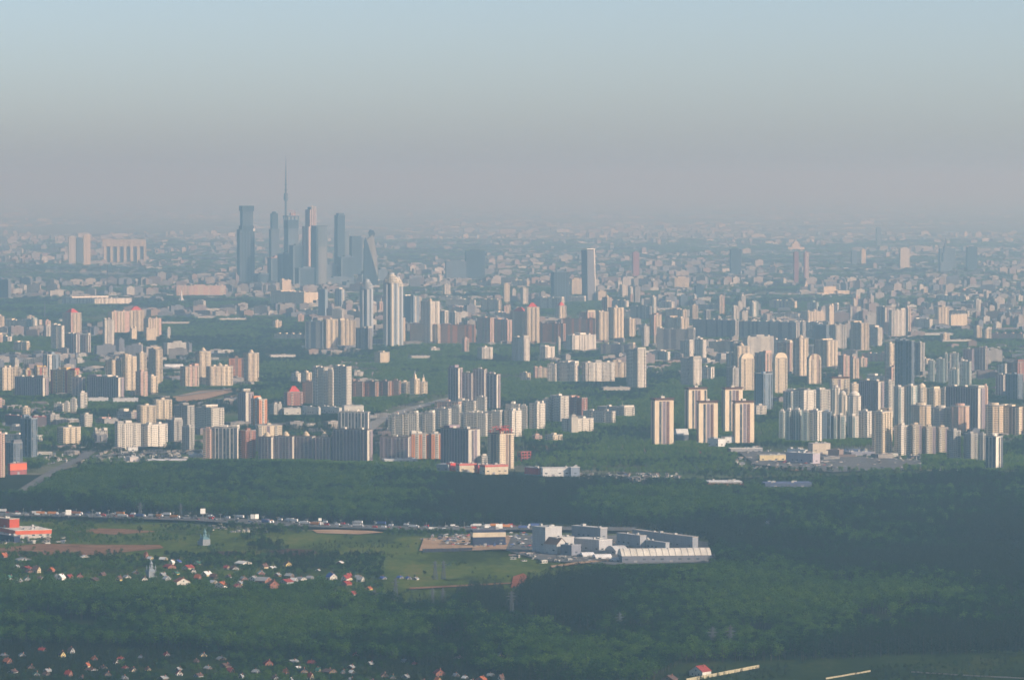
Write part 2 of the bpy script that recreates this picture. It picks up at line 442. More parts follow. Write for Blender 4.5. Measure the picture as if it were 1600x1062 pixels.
def house_block(xl, xm, xr, yb, yt, sty, label, name='apartment_building', cat='apartment block', group=None, th=None, top='f', T=17.0, lod=None):
    s = scale_at(yb)
    a, b = max(xm - xl, .5) / s, max(xr - xm, .5) / s
    h = (yb - yt) / s
    if th is None:
        if a < b: th = math.asin(min(.92, max(.12, a / T)))
        else: th = math.acos(min(.92, max(.12, b / T)))
        if min(a, b) > T * .92: th = math.radians(44)
    LR, LL = b / math.cos(th), a / math.sin(th)
    wall, acc, bal, pr, pl, adj = STY[sty]
    x, y = ground(xm, yb)
    root = thing(name, (x, y, 0), th, label, cat, group)
    protect(xl, xr, yb, back=max(3, LL * math.cos(th) * s * .065 + LR * math.sin(th) * s * .065))
    if lod is None: lod = 2 if yb >= 610 else (1 if yb >= 560 else 0)
    wm = wall_mat(C[wall]) if lod == 2 else facade_mat(C[wall], stripe=C[acc])
    am, bm = (wall_mat(C[acc]), wall_mat(C[bal])) if lod == 2 else (facade_mat(C[acc]), facade_mat(C[bal], band=.3))
    gm = glass_mat()
    fl = 2.9; nf = max(1, int((h - 1.2) / fl)); fl = (h - 1.2) / nf
    # ---- walls
    mb = MB()
    if top == 'r':                                     # rounded shoulders
        r = min(LR * .42, h * .2); pts = [(0, 0), (LR, 0)]
        for k in range(7):
            t = k / 6 * math.pi / 2; pts.append((LR - r + r * math.cos(t), h - r + r * math.sin(t)))
        for k in range(7):
            t = k / 6 * math.pi / 2; pts.append((r - r * math.sin(t), h - r + r * math.cos(t)))
        mb.profile(pts, 0, LL)
    else:
        mb.box(0, LR, 0, LL, 0, h, 0, ('b',))
    mb.build('wall', wm, root)
    # ---- bays
    bays = []
    facade('R', LR, h, pr, 0, bays); facade('L', LL, h, pl, 0, bays)
    hz = h - (LR * .34 if top == 'r' else 0)
    if lod == 2:
        win = MB()
        for side, u, w, k in bays:
            if k == 'w':
                for q in (.27, .73):
                    for f in range(nf):
                        zz = f * fl + 1.0
                        if zz > hz: break
                        face_box(win, side, u + w * q - .85, u + w * q + .85, -.02, .08, zz, zz + 1.55)
            elif k == 'b':
                c = MB(); g0, g1 = u + w * .16, u + w * .84
                face_box(c, side, g0, g1, .002, .35, .5, hz - 1.0, 1)
                for f in range(nf):
                    zz = f * fl + .5
                    if zz > hz - 2: break
                    face_box(c, side, g0 - .1, g1 + .1, .352, 1.3, zz, zz + 1.25, 0)
                c.build('balcony_column', [bm, gm], root)
            elif k == 'a':
                c = MB(); face_box(c, side, u + .3, u + w - .3, .002, .25, .3, hz - .6, 0)
                for f in range(nf):
                    zz = f * fl + 1.0
                    if zz > hz: break
                    face_box(c, side, u + w * .3, u + w * .7, .252, .33, zz, zz + 1.5, 1)
                c.build('facade_strip', [am, gm], root)
            elif k == 'g':
                c = MB(); face_box(c, side, u + w * .2, u + w * .8, .002, .2, 1, hz - 1.2, 0)
                c.build('glazed_strip', gm, root)
        if win.f: win.build('windows', gm, root, kind='stuff')
    elif lod == 1:
        for side, u, w, k in bays[:14]:
            if k in 'bag':
                c = MB(); face_box(c, side, u + w * .15, u + w * .85, .002, 1.1 if k == 'b' else .35, 1, hz - 1)
                c.build({'b': 'balcony_column', 'a': 'facade_strip', 'g': 'glazed_strip'}[k], {'b': bm, 'a': am, 'g': gm}[k], root)
    else:
        for side, u, w, k in bays[:8]:
            if k == 'b' and w > 3:
                c = MB(); face_box(c, side, u + w * .15, u + w * .85, .002, 1.2, 1, hz - 1)
                c.build('balcony_column', bm, root)
    # ---- roof
    if top in 'fkdsm':
        r = MB(); e = .35
        r.box(-e, LR + e, -e, LL + e, h + .002, h + .5)
        for q in ((-e, LR + e, -e, 0), (-e, LR + e, LL, LL + e), (-e, 0, 0, LL), (LR, LR + e, 0, LL)):
            r.box(*q, h + .502, h + 1.2, 0, ('b',))
        rf = r.build('roof', plain((.16, .13, .12)) if sty in 'VKB' else plain((.3, .29, .28)), root)
        lift_boxes(rf, LR, LL, h + .5, wall_mat(C[wall]))
    if top == 'f' and max(LR, LL) > 20 and random.random() < .7:   # raised end or middle sections
        for q in range(random.choice((1, 1, 2))):
            r = MB(); t0 = random.choice((0, .35, .7)); t1 = t0 + random.uniform(.18, .3); z = random.uniform(2.4, 5.2)
            if LR > LL: r.box(LR * t0 + .3, LR * t1, 1.2, LL - 1.2, h + 1.22, h + 1.2 + z)
            else: r.box(1.2, LR - 1.2, LL * t0 + .3, LL * t1, h + 1.22, h + 1.2 + z)
            r.build('upper_storey', wall_mat(C[random.choice((wall, acc, wall))]), root)
            if q == 0 and random.random() < .5: continue
    if top == 'c':                                     # dark attic storey with a wide cap
        r = MB(); r.box(.8, LR - .8, .8, LL - .8, h + .002, h + 2.6); r.build('attic', wall_mat(C['brown']), root)
        r = MB(); r.box(-1.2, LR + 1.2, -1.2, LL + 1.2, h + 2.6, h + 4.2); rf = r.build('roof', plain((.13, .07, .055)), root)
        lift_boxes(rf, LR, LL, h + 4.2, wall_mat(C['lgrey']), 1)
    if top == 'k':                                     # red hipped cap
        r = MB(); w, d = LR * .5, LL * .5
        r.prism([(w * .3, d * .3), (LR - w * .3, d * .3), (LR - w * .3, LL - d * .3), (w * .3, LL - d * .3)], h + 1.2, h + 12, 0, [(w * .8, d * .8), (LR - w * .8, d * .8), (LR - w * .8, LL - d * .8), (w * .8, LL - d * .8)])
        r.build('roof_cap', plain((.5, .07, .05)), root)
    if top == 'm':                                     # open steel frame of added storeys
        for i in range(5):
            for j in (0, 1):
                r = MB(); u = LR * (i + .5) / 5; r.beam((u, LL * (.1 + .8 * j), h + .6), (u, LL * (.1 + .8 * j), h + 6 + (i % 3) * 3), .8); r.build('steel_column', plain((.42, .07, .05)), root)
        for i in range(4):
            r = MB(); z = h + 4 + (i % 3) * 3; r.beam((0, LL * i / 3, z), (LR, LL * (3 - i) / 3, z + 1.5), .8); r.build('steel_girder', plain((.42, .07, .05)), root)
        r = MB(); r.box(LR * .3, LR * .8, LL * .2, LL * .7, h + 5, h + 8); r.build('roof_deck', plain((.38, .08, .06)), root)
    if top == 'd':                                     # stepped crown with a drum
        r = MB(); R = min(LR, LL, 17) * .33
        r.cyl(LR / 2, LL / 2, R, h + .5, h + 3.6, 14); r.cyl(LR / 2, LL / 2, R * .7, h + 3.6, h + 6, 14); r.cyl(LR / 2, LL / 2, R * .65, h + 6, h + 8, 14, r1=R * .12)
        r.build('crown', wall_mat(C['cream']), root)
    if top == 's':                                     # turret and spire
        r = MB(); w = min(LR, LL, 24) * .17
        r.box(LR / 2 - w, LR / 2 + w, LL / 2 - w, LL / 2 + w, h + .5, h + 9); r.build('turret', wall_mat(C['cream2']), root)
        r = MB(); r.cyl(LR / 2, LL / 2, w * .9, h + 9, h + 17, 6, r1=.2); r.build('spire', plain((.45, .42, .38)), root)
    NB[0] += 1
    return root, LR, LL, h

def round_block(xl, xr, yb, yt, sty, label, group=None, depth=.8, dome=False, name='apartment_building'):
    """a tower on a rounded plan, every floor ringed by a balcony band"""
    s = scale_at(yb); r = (xr - xl) / s / 2; h = (yb - yt) / s
    x, y = ground((xl + xr) / 2, yb)
    wall, acc, bal, _, _, _ = STY[sty]
    root = thing(name, (x, y + r * depth, 0), 0, label, 'apartment tower', group)
    protect(xl, xr, yb, 4)
    mb = MB(); mb.cyl(0, 0, r * .94, 0, h, 18, ry=depth); mb.build('wall', glass_mat() if sty == 'D' else wall_mat(C[acc]), root)
    nf = int(h / 3.0); b = MB()
    for f in range(nf):
        b.cyl(0, 0, r, f * h / nf + .4, f * h / nf + 1.9, 18, ry=depth)
    b.build('balconies', wall_mat(C[wall]), root, kind='stuff')
    mb = MB(); mb.cyl(0, 0, r * 1.03, h + .01, h + 1.4, 18, ry=depth); mb.build('roof', plain((.4, .38, .35)), root)
    mb = MB()
    if dome:
        mb.cyl(0, 0, r * .75, h + 1.4, h + 5, 16, ry=depth); mb.cyl(0, 0, r * .75, h + 5, h + 9, 16, r1=r * .25, ry=depth)
    else:
        mb.cyl(0, 0, r * .5, h + 1.4, h + 5, 12, ry=depth)
    mb.build('roof_drum', wall_mat(C[wall]), root)
    for a in (-.9, -.2, .5):                            # flat wing walls between the curved bays
        mb = MB(); cx = r * math.sin(a); cy = -r * depth * math.cos(a)
        mb.box(cx - .9, cx + .9, cy - 1.2, cy + 1.5, .2, h - .5); mb.build('pier', wall_mat(C[wall]), root)
    NB[0] += 1
    return root

# cluster phrase ; rows: xl xm xr yb yt style top description
TXT = '''
# in the yellow and purple estate by the left edge
-6 4 18 612 575 C f cream slab at the photo edge
17 19 32 609 574 C f tall cream slab with flat top
19 67 75 620 590 V f long purple slab with cream end
34 40 51 600 578 Y f low yellow block peeping over
52 58 73 600 574 Y f yellow block behind the purple slab
66 74 93 598 554 U f pale blue white tower
76 117 124 617 579 Y f yellow slab with lit red edges
112 128 132 620 590 V f narrow purple block with lit end
132 185 193 622 590 V f longest purple slab
164 175 188 612 563 C f cream tower beside the taller ones
190 196 213 612 557 C f wide blank cream tower
212 218 229 606 552 C f cream tower with red base
211 220 230 619 581 P f pinkish lower tower
227 236 246 616 588 C f small cream block in front
230 243 254 602 546 C f tallest cream tower of the estate
# in the tower group left of the wasteland
281 290 310 606 573 P f short pinkish block
305 312 329 603 549 C d slender cream tower with crown
322 329 363 605 573 C d wide cream block with stepped crown
357 358 383 593 560 B f plain brownish slab
380 388 404 598 552 C d cream tower with pointed crown
# among the low offices at left
-8 -2 7 640 625 P f small pinkish block at the edge
33 36 47 656 637 C f small pink cream block
31 49 57 714 654 D f dark blue office tower with white bands
-12 1 6 746 678 P f pink striped tower cut by the edge
5 21 34 730 692 D f dark office with striped lit side
70 79 92 666 648 G f grey block with lit face
84 97 99 645 631 L f thin slab with bright end
100 106 108 646 629 L f thin middle slab with bright end
110 117 119 648 624 L f taller thin slab with bright end
120 126 136 640 614 W f bright white narrow slab
124 132 144 669 648 L f pale block with dark side
88 99 124 695 668 C f cream clinic block
178 184 219 702 662 W f white panel house full of balconies
218 231 259 700 664 W f second white panel house of balconies
213 220 243 664 634 C f cream block with cluttered roof
238 244 268 656 625 C f cream block on the rise
# in the shaded blocks beside the forest
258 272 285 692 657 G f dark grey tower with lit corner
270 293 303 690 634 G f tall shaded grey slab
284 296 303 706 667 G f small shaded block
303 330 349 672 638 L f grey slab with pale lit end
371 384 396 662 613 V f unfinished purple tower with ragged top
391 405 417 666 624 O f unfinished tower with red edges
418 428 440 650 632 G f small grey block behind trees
# in the front row at the forest edge
317 328 332 718 671 P f narrow pink tower with dark side
330 371 374 718 668 S f striped slab with bright thin end
374 384 399 718 673 R f red and orange tower with green gable
398 404 440 708 665 M f cream curved block with lilac bands
403 424 430 719 683 V d dark purple tower with round lanterns
430 457 462 719 682 V d purple tower with domed lanterns
462 488 493 719 682 V d purple house with red domed lanterns
493 515 520 720 683 V d purple house next to the blue slab
519 574 582 722 672 V f big blue purple slab with white end
528 575 578 676 644 S f striped slab rising behind the row
593 638 642 721 683 V f dark slab with clustered lanterns
640 643 671 719 678 O f orange and white balcony house
671 674 691 719 678 O f narrower orange balcony house
688 732 750 727 671 V f big slab with pale blank end
762 781 803 733 678 K m tower topped by red steelwork
751 753 763 727 713 W f little white stepped block
# in the white estate behind the front row
606 629 633 682 648 L f pale slab at the estate corner
632 651 654 682 646 L f pale slab nearly hidden by trees
654 676 680 678 646 L f pale slab with bright thin end
679 700 705 672 639 L f grey slab with white bright end
700 717 721 668 637 L f grey slab of the second row
719 740 744 682 646 L f grey slab over the long roof
740 758 762 684 646 L f pale blue slab in shade
757 781 786 682 644 L f slab with sunlit thin end
679 716 721 655 628 P f long rear slab with red roof edge
715 740 744 652 627 L f rear slab with white end
742 757 761 648 621 L f rear slab beside the towers
788 800 815 682 642 W f white block with bright ribs
812 822 825 672 635 L f slab with white end above trees
827 839 852 672 631 W f tall white ribbed block
848 858 862 660 624 L f thin slab between white blocks
860 876 889 661 619 W f rightmost tall white ribbed block
790 810 813 655 632 L f low rear slab in haze
# in the four dark towers above the white estate
700 716 723 634 575 V f tower with lit pale edge
722 737 740 636 583 V f lower brown tower
739 757 761 636 577 V f tall bluish tower
760 776 782 640 585 V f tower with the brightest edge
# among the brown slabs left of the central park
443 449 473 636 613 R k brick school with two red gables
472 488 491 632 597 B f shaded brown block
488 506 512 636 575 L f ribbed grey tower
510 519 523 634 578 L f recessed grey tower
521 541 549 637 573 L f ribbed tower with pale right side
455 462 472 598 583 L f low block behind the trees
470 479 487 599 582 C f cream block with blank end
552 554 568 590 581 W f bright white low hall
# in the long brown block leading to the palace
546 566 570 622 597 B f brown wing beside the ribbed towers
568 586 592 622 597 B f brown wing with orange bays
590 606 612 621 596 B f brown wing turning uphill
611 623 626 620 595 B f last brown wing
624 627 641 617 597 C f curved cream wing
640 648 656 618 592 C s palace block with its spire
655 658 668 617 597 C s palace side turret block
# among the hospital roofs right of the estate
878 893 928 676 655 W f long white hospital wing
890 893 903 678 651 X f taller white stair block
911 956 962 663 643 L f long grey hospital slab
934 975 992 652 637 L f low rear hospital wing
886 909 918 652 622 R f dark red school building
852 864 879 690 680 C f small yellow house
831 836 847 688 681 P f small pink house
# in the pale row beyond the park
855 867 870 598 569 L f grey slab with lit edge
868 898 905 598 568 L f ribbed slab with bright end
909 915 961 598 567 W f wide ribbed slab in sun
955 958 980 592 566 C f cream end slab
812 823 829 596 583 C f tiny cream block among trees
833 836 856 592 575 P f low pink factory
# on the slope right of the white estate
979 996 1010 608 546 L f tall tower with ringed top
1017 1023 1053 696 626 Q c cream brown capped tower standing apart
1070 1076 1105 672 609 Q c rear cream brown capped tower
1089 1092 1122 694 630 Q c front capped tower crossed by shadow
1128 1133 1161 676 609 Q c rear white capped tower
1145 1149 1179 694 630 Q c front capped tower with brown ribs
1135 1145 1158 608 575 G f small grey tower behind
1064 1083 1097 604 560 L f grey tower with lit side
1155 1158 1179 612 552 A r arched cream tower
1208 1211 1231 616 551 A r arched cream tower over red shed
1261 1264 1284 602 553 A r arched white tower
1179 1193 1208 642 584 U f dark blue tower
1178 1182 1198 650 634 W f low white stepped hall
# in the white ribbed block facing the motorway
1217 1224 1228 687 643 T f narrow ribbed wing
1227 1234 1240 690 641 T f ribbed wing with white bay
1239 1248 1254 690 641 T f broad bay wing
1254 1262 1266 691 643 T f shaded bay wing
1265 1277 1285 691 642 W f wing with brilliant white end
1284 1298 1301 688 644 U f blue grey wing in shade
1300 1303 1308 688 650 T f thin white wing
1308 1313 1321 688 649 T f ribbed white tower wing
1325 1332 1342 686 650 T f white wing between recesses
1342 1355 1363 686 643 W f white wing with lit thin end
# in the bright blocks at right
1363 1378 1398 711 644 C f big plain cream tower
1398 1408 1422 711 665 W f white and grey slab
1422 1426 1441 711 664 M f cream slab with balconies
1443 1447 1462 711 667 M f cream slab with brown gaps
1463 1467 1482 709 668 M f cream slab with low annex
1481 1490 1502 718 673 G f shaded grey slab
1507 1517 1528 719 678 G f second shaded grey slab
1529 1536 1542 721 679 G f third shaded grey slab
1541 1556 1568 733 682 S f striped slab with white lit ribs
1224 1236 1251 655 612 T f white stepped block
1240 1256 1276 660 610 W f white block with low steps
1275 1281 1298 648 609 L f pale flat block
1297 1300 1328 645 592 M c tall block with roof brim
1325 1331 1346 640 600 C f cream block behind domes
1345 1372 1384 648 596 V f large purple rounded slab
1383 1388 1398 652 596 L f pale narrow slab
1397 1404 1413 664 605 T f teal ribbed tower
1413 1424 1434 664 603 T f teal ribbed tower with bright crown
1433 1438 1448 662 606 M f cream ribbed tower
1447 1459 1470 645 608 C f tower with beige bays
1469 1476 1487 643 607 L f tower with pale side
1483 1528 1540 673 606 V f huge dark slab with lit rounded end
1562 1592 1600 680 636 K f ribbed brown slab at the edge
# in the hazy tower group at upper right
1383 1390 1400 580 537 C f slender cream tower
1399 1424 1430 608 533 D f dark blue stepped tower
1429 1438 1446 590 536 G f grey tower behind the dark one
1450 1459 1462 598 564 T f teal slab with thin lit end
1463 1474 1477 600 561 T f second teal slab with lit end
1476 1480 1482 596 553 T f thin teal slab
1482 1496 1500 610 577 T f low teal slab in front
1484 1497 1499 590 552 T f rear teal slab
1500 1515 1519 604 565 T f long teal slab
1505 1519 1523 585 546 V f purple slab with lit edge
1523 1540 1544 582 544 V f dark purple slab
1556 1568 1573 620 586 V f dark slab near the edge
1573 1590 1600 626 585 D f dark block against the edge
1575 1590 1602 598 566 R f red dark block with white roof
1383 1393 1412 606 574 P f pinkish low tower pair
1310 1318 1328 596 556 P f rosy tower
1327 1333 1343 594 560 P f second rosy tower
1389 1393 1416 528 485 W f bright white ribbed slab
1412 1419 1424 524 482 P f lilac tower beside the white slab
1371 1383 1391 518 480 V f purple slab partly hidden
1425 1452 1458 514 499 L f low pale slab
1461 1466 1484 508 480 C f cream stepped office
1483 1486 1517 512 492 F f broad blank cream office
1303 1305 1323 546 508 L f pale tower above trees
1330 1345 1359 550 505 C f pinkish cream tower
1360 1371 1379 543 512 L f pale slab by the avenue
1327 1329 1345 504 479 V f maroon cube tower
# in the central district right of the park
1015 1022 1034 527 492 P f orange pink tower
1020 1022 1028 540 524 P f small lit pink tower
1003 1006 1015 544 510 L f pale narrow tower
1027 1084 1087 549 515 G f long grey slab with thin lit end
1040 1064 1077 520 497 C f cream long house
1085 1149 1159 529 501 G f very long shaded slab
1158 1244 1250 533 504 G f longest shaded slab
1252 1254 1259 540 503 W f narrow bright tower
1272 1291 1296 540 508 D f dark blue slab
1063 1077 1084 562 533 L f grey slab with bright strip
1086 1098 1104 564 531 L f pale angled slab
1160 1168 1212 560 527 X f white slanting slab
1215 1234 1239 586 536 P f rosy grey tower
1240 1249 1264 590 529 C d tower with round lit front
1273 1292 1310 576 532 C f broad cream slab
1180 1196 1207 584 552 P f beige rounded tower
1146 1152 1172 580 541 C d cream tower with white crown
1097 1105 1118 570 563 L f low white slab
1254 1262 1305 505 487 C f cream office terrace
1290 1296 1304 510 478 F f cream corner tower
# in the old district behind the ringed tower
602 612 616 536 495 V f purple podium tower
614 622 633 536 497 P f beige podium tower with ribs
627 646 655 508 463 U f grey blue ribbed slab
657 672 687 536 471 L d tall white tower with slanted crown
640 684 688 536 507 P f small beige block
687 741 743 536 508 B f long mauve brick block
687 695 701 514 487 W f white slab end
703 711 717 512 488 W f second white slab end
708 716 721 510 492 W f tiny white tower
745 766 772 538 497 P f grey pink block with white roof
771 793 800 536 500 P f beige stepped block
722 726 733 552 529 P f beige narrow block
746 753 770 563 543 W f white ribbed office
585 594 608 569 551 F f bright white cube house
671 674 687 550 544 W f low white pavilion
797 822 828 534 487 C k red capped cream block
820 823 843 536 480 C k tall red capped corner tower
868 874 885 502 478 C k far red capped tower
843 880 884 538 506 B f dark brown slab
880 930 933 534 498 B f longest dark brown slab
884 894 932 549 524 W f low white office slab
843 852 867 562 542 W f ribbed white office block
800 818 828 566 528 L f grey ribbed tower with lit edges
871 873 876 553 528 W f thin bright slab
# in the pink high-rise group
905 918 931 532 488 P f pink tower with dark crown
931 936 951 534 487 C f cream ribbed high tower
941 949 956 520 465 P d tall pink tower behind
950 959 975 531 481 C d widest cream ribbed tower
975 983 993 528 498 C f cream tower with bright side
# in the misty estate left of the skyline
96 111 126 524 489 P k pinkish towers with turrets
79 96 100 547 509 L f grey ribbed tower
101 119 124 556 522 V f purple block in shade
124 138 141 554 524 V f lilac block
160 164 178 542 500 W f bright blank slab
168 175 200 522 487 P f pink ribbed block
198 202 225 520 485 C k lilac cream block with arch
224 232 250 528 498 P f lilac lower block
203 206 213 532 514 F f tiny cream block
227 229 242 534 514 F f small cream cube
260 262 267 530 513 W f thin white slab
-4 13 17 468 437 D f dark slab with white frame
# left of the ringed tower
476 504 508 547 503 U f shaded blue slab
505 509 528 547 499 C f cream ribbed tower
528 532 556 543 501 C f cream block with dark frame
555 575 582 548 513 G f grey lower block
# in the hazy belt below the skyline
273 276 351 464 447 P f long pink ribbed wall house
420 475 497 477 457 F f wide blank cream works
437 441 454 460 438 F f cream works tower
497 508 512 497 452 U f slim blue grey tower
523 533 539 482 452 U f short blue grey tower
464 466 475 505 492 P f tiny pink block
91 148 202 477 467 W f long white factory terrace
'''
def parse_blocks():
    cl, cur = [], None
    for ln in TXT.strip().splitlines():
        if ln.startswith('# '):
            cur = (ln[2:], []); cl.append(cur); continue
        p = ln.split(None, 7)
        cur[1].append(([float(q) for q in p[:5]], p[5], p[6], p[7]))
    seen = set()
    for phrase, rows in cl:
        for (xl, xm, xr, yb, yt), st, top, desc in rows:
            lab = f'{desc} {phrase}'
            if lab in seen: print('DUP', lab)
            seen.add(lab)
            hm = (yb - yt) / scale_at(yb)
            low = hm < 22 and not any(w in desc for w in ('slab', 'tower'))
            tower = 'tower' in desc and 'slab' not in desc
            th = {'F': math.radians(62) if xr - xm > xm - xl else None}.get(st)
            if top == 'r': th = math.radians(30)
            if st == 'Q' and top == 'c': th = math.radians(16 if xm - xl < 4 else 22)
            house_block(xl, xm, xr, yb, yt, st, lab, name='apartment_tower' if tower else 'low_building' if low else 'apartment_block',
                        cat='tower block' if tower else 'low building' if low else 'apartment block', group='buildings ' + phrase, th=th, top=top)
parse_blocks()
def extra_blocks():
    rng = random.Random(5)
    zones = [((1000, 1310, 482, 600), 40, 'in the dense district right of centre', (24, 62)), ((700, 1000, 448, 500), 20, 'behind the red capped towers', (24, 60)), ((-10, 88, 508, 556), 12, 'in the dim rows at the left edge', (22, 40)),
             ((380, 640, 488, 548), 9, 'by the meadow left of the ringed towers', (18, 40)), ((820, 1010, 500, 560), 8, 'around the white ribbed offices', (20, 44)), ((1310, 1600, 480, 540), 12, 'in the hazy rows at upper right', (20, 46)), ((1320, 1600, 455, 480), 12, 'along the hazy upper right park', (16, 34)), ((560, 700, 440, 500), 12, 'around the ringed towers', (24, 45)), ((1290, 1450, 560, 606), 8, 'behind the ribbed white wings', (22, 40)), ((0, 300, 640, 700), 8, 'amid trees at lower left', (10, 20))]
    for (x0, x1, y0, y1), n, ph, (h0, h1) in zones:
        rows = []
        for i in range(n * 12):
            if len(rows) == n: break
            yb = rng.uniform(y0, y1); s = scale_at(yb); xm = rng.uniform(x0, x1); h = rng.uniform(h0, h1)
            if rng.random() < .5: a, b_ = rng.uniform(4, 10) * s, rng.uniform(12, 22) * s
            else: a, b_ = rng.uniform(30, 105) * s, rng.uniform(6, 12) * s; h *= .72
            yt = yb - h * s
            if any(xm - a < q[1] + 1 and xm + b_ > q[0] - 1 and yt < q[2] + 2 and yb > q[2] - 60 for q in LIM if q[2] < yb and q[2] > yt + 2): continue
            rows.append((xm - a, xm, xm + b_, yb, yt, rng.choice('WLLCPGTMC'), 'tall' if h > (h0 + h1) / 2 else 'low'))
            protect(xm - a, xm + b_, yb)
        g = {}
        for q in rows: g.setdefault((q[5], q[6]), []).append(q)
        for (st, hh), qs in g.items():
            for i, q in enumerate(sorted(qs)):
                lab = f'{hh} {STY[st][5]} block {ph}' + (f', {nth(i)} from left' if len(qs) > 1 else '')
                house_block(*q[:5], st, lab, name='apartment_block', group='buildings ' + ph, lod=0)
extra_blocks()
for a in ((1310, 1324, 662, 618, 'L', 'white cylinder tower with domed top above the ribbed block', True), (1325, 1346, 664, 619, 'W', 'wide drum tower with white ringed top above the ribbed block', True),
          (1456, 1486, 676, 638, 'V', 'squat purple tower on a round plan in front of the huge slab', False), (1486, 1516, 677, 635, 'P', 'squat tower with a lit round beige end near the dark slab', False),
          (1424, 1456, 668, 634, 'C', 'rounded beige balcony tower behind the cream slabs', False), (1434, 1448, 640, 606, 'C', 'slim bright tower with ringed top over the teal ribs', True),
          (1540, 1569, 680, 634, 'K', 'brown rounded balcony tower near the right edge', False), (1536, 1544, 668, 604, 'P', 'rounded sunlit end tower of the huge dark slab', False),
          (1300, 1313, 655, 606, 'W', 'slim white round tower over the ribbed block', False)):
    round_block(a[0], a[1], a[2], a[3], a[4], a[5], 'round towers', dome=a[6])
print('buildings', NB[0], round(time.time() - T0, 1))
# ------------------------------------------------------------------ skyline towers
def sky_tower(xc, yb, label, name='skyscraper', cat='skyscraper', rz=math.radians(35), group='skyscrapers of the business district'):
    x, y = ground(xc, yb)
    protect(xc - 10, xc + 10, yb, 4)
    o = thing(name, (x, y, 0), rz, label, cat, group); o.scale = (1.08, 1.08, 1.10)
    return o, scale_at(yb)
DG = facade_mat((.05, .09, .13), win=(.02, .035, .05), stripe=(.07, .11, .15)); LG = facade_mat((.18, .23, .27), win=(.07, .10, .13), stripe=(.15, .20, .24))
MG = facade_mat((.12, .17, .22), win=(.04, .06, .09), stripe=(.16, .2, .25)); WH = facade_mat(C['white']); RD = facade_mat((.35, .17, .18), stripe=(.6, .5, .45)); CR = facade_mat(C['cream2'])
BX = lambda w, d, z0, z1, cx=0, cy=0: (cx - w / 2, cx + w / 2, cy - d / 2, cy + d / 2, z0, z1)
def simple(root, parts):
    for nm, mat, bx in parts:
        mb = MB()
        for b in bx: mb.box(*b)
        mb.build(nm, mat, root)
r, s = sky_tower(384, 443, 'dark stepped skyscraper with flared crown, leftmost of the skyline', rz=math.radians(20))
simple(r, [('lower_shaft', DG, [BX(62, 40, 0, 212)]), ('middle_shaft', DG, [BX(50, 46, 212, 226, 3)]), ('upper_shaft', MG, [BX(44, 36, 226, 284, 4)]), ('crown', DG, [BX(50, 42, 284, 304, 4)]),
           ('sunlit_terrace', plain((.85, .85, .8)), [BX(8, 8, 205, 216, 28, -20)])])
for i in range(5):
    mb = MB(); mb.box(-28 + i * 12, -24 + i * 12, -21, -20.02, 4, 205); mb.build('pilaster', MG, r)
r, s = sky_tower(428.5, 436, 'slim two-stage tower right of the leftmost skyscraper', rz=math.radians(25))
simple(r, [('lower_shaft', MG, [BX(36, 26, 0, 205)]), ('upper_shaft', DG, [BX(26, 22, 205, 268)])])
mb = MB(); mb.cyl(0, 0, 12, 268, 276, 14, r1=7); mb.build('crown', DG, r)
r, s = sky_tower(455, 440, 'unfinished tower whose open crown frame sits below the television mast', rz=math.radians(30))
simple(r, [('shaft', MG, [BX(46, 38, 0, 212)]), ('upper_shaft', DG, [BX(48, 40, 212, 246)]), ('open_deck', MG, [BX(54, 44, 258, 263)])])
mb = MB()
for q in (-24, -8, 8, 24):
    mb.box(q - 1.5, q + 1.5, -20, -17, 246, 258); mb.box(q - 1.5, q + 1.5, 17, 20, 246, 258)
mb.build('deck_frame', MG, r, kind='stuff')
mb = MB(); mb.box(-4, 14, -6, 6, 263, 274); mb.build('lift_core', RD, r)
mb = MB(); mb.beam((18, 0, 263), (18, 0, 284), 1.5); mb.beam((18, 0, 280), (-12, 0, 284), 1.2); mb.build('tower_crane', plain((.5, .2, .1)), r)
r, s = sky_tower(485, 444, 'tower with reddish side and three white ribs on its top', rz=math.radians(40))
simple(r, [('lower_shaft', RD, [BX(42, 42, 0, 225, -4)]), ('upper_shaft', RD, [BX(28, 30, 225, 290, 0)]), ('core', MG, [BX(20, 20, 290, 300, 4)])])
for i in range(3):
    mb = MB(); mb.box(-6 + i * 9, -2 + i * 9, -17.5, -15.02, 150, 306 - i * 2); mb.build('white_rib', plain((.5, .46, .44)), r)
r, s = sky_tower(499, 447, 'broad pale glass tower reflecting the sun in the skyline', rz=math.radians(28))
simple(r, [('shaft', LG, [BX(48, 44, 0, 228)]), ('rear_shaft', MG, [BX(46, 20, 0, 222, 6, 32.1)]), ('roof', MG, [BX(50, 46, 228, 231)])])
mb = MB(); mb.box(-14, 20, -22.6, -22.02, 8, 150); mb.build('painted_sun_glazing', facade_mat((.24, .26, .27), win=(.1, .13, .16)), r)  # sun on the glass put into a paler panel colour
mb = MB(); mb.box(-24.5, -15, -22.6, -22.02, 8, 225); mb.build('dark_glazing', DG, r)
r, s = sky_tower(532, 436, 'narrow stepped blue tower right of the broad glass one', rz=math.radians(30))
simple(r, [('lower_shaft', LG, [BX(50, 40, 0, 196, 6)]), ('shaft', DG, [BX(34, 30, 0, 262, -8, -8)]), ('crown', MG, [BX(26, 22, 262, 270, -6, -8)])])
r, s = sky_tower(554, 432, 'flat topped dark green glass tower beside the twisted one', rz=math.radians(30))
simple(r, [('shaft', DG, [BX(46, 36, 0, 168)]), ('side_shaft', MG, [BX(8, 38, 0, 164, 27.1)]), ('roof', MG, [BX(48, 38, 168, 171)])])
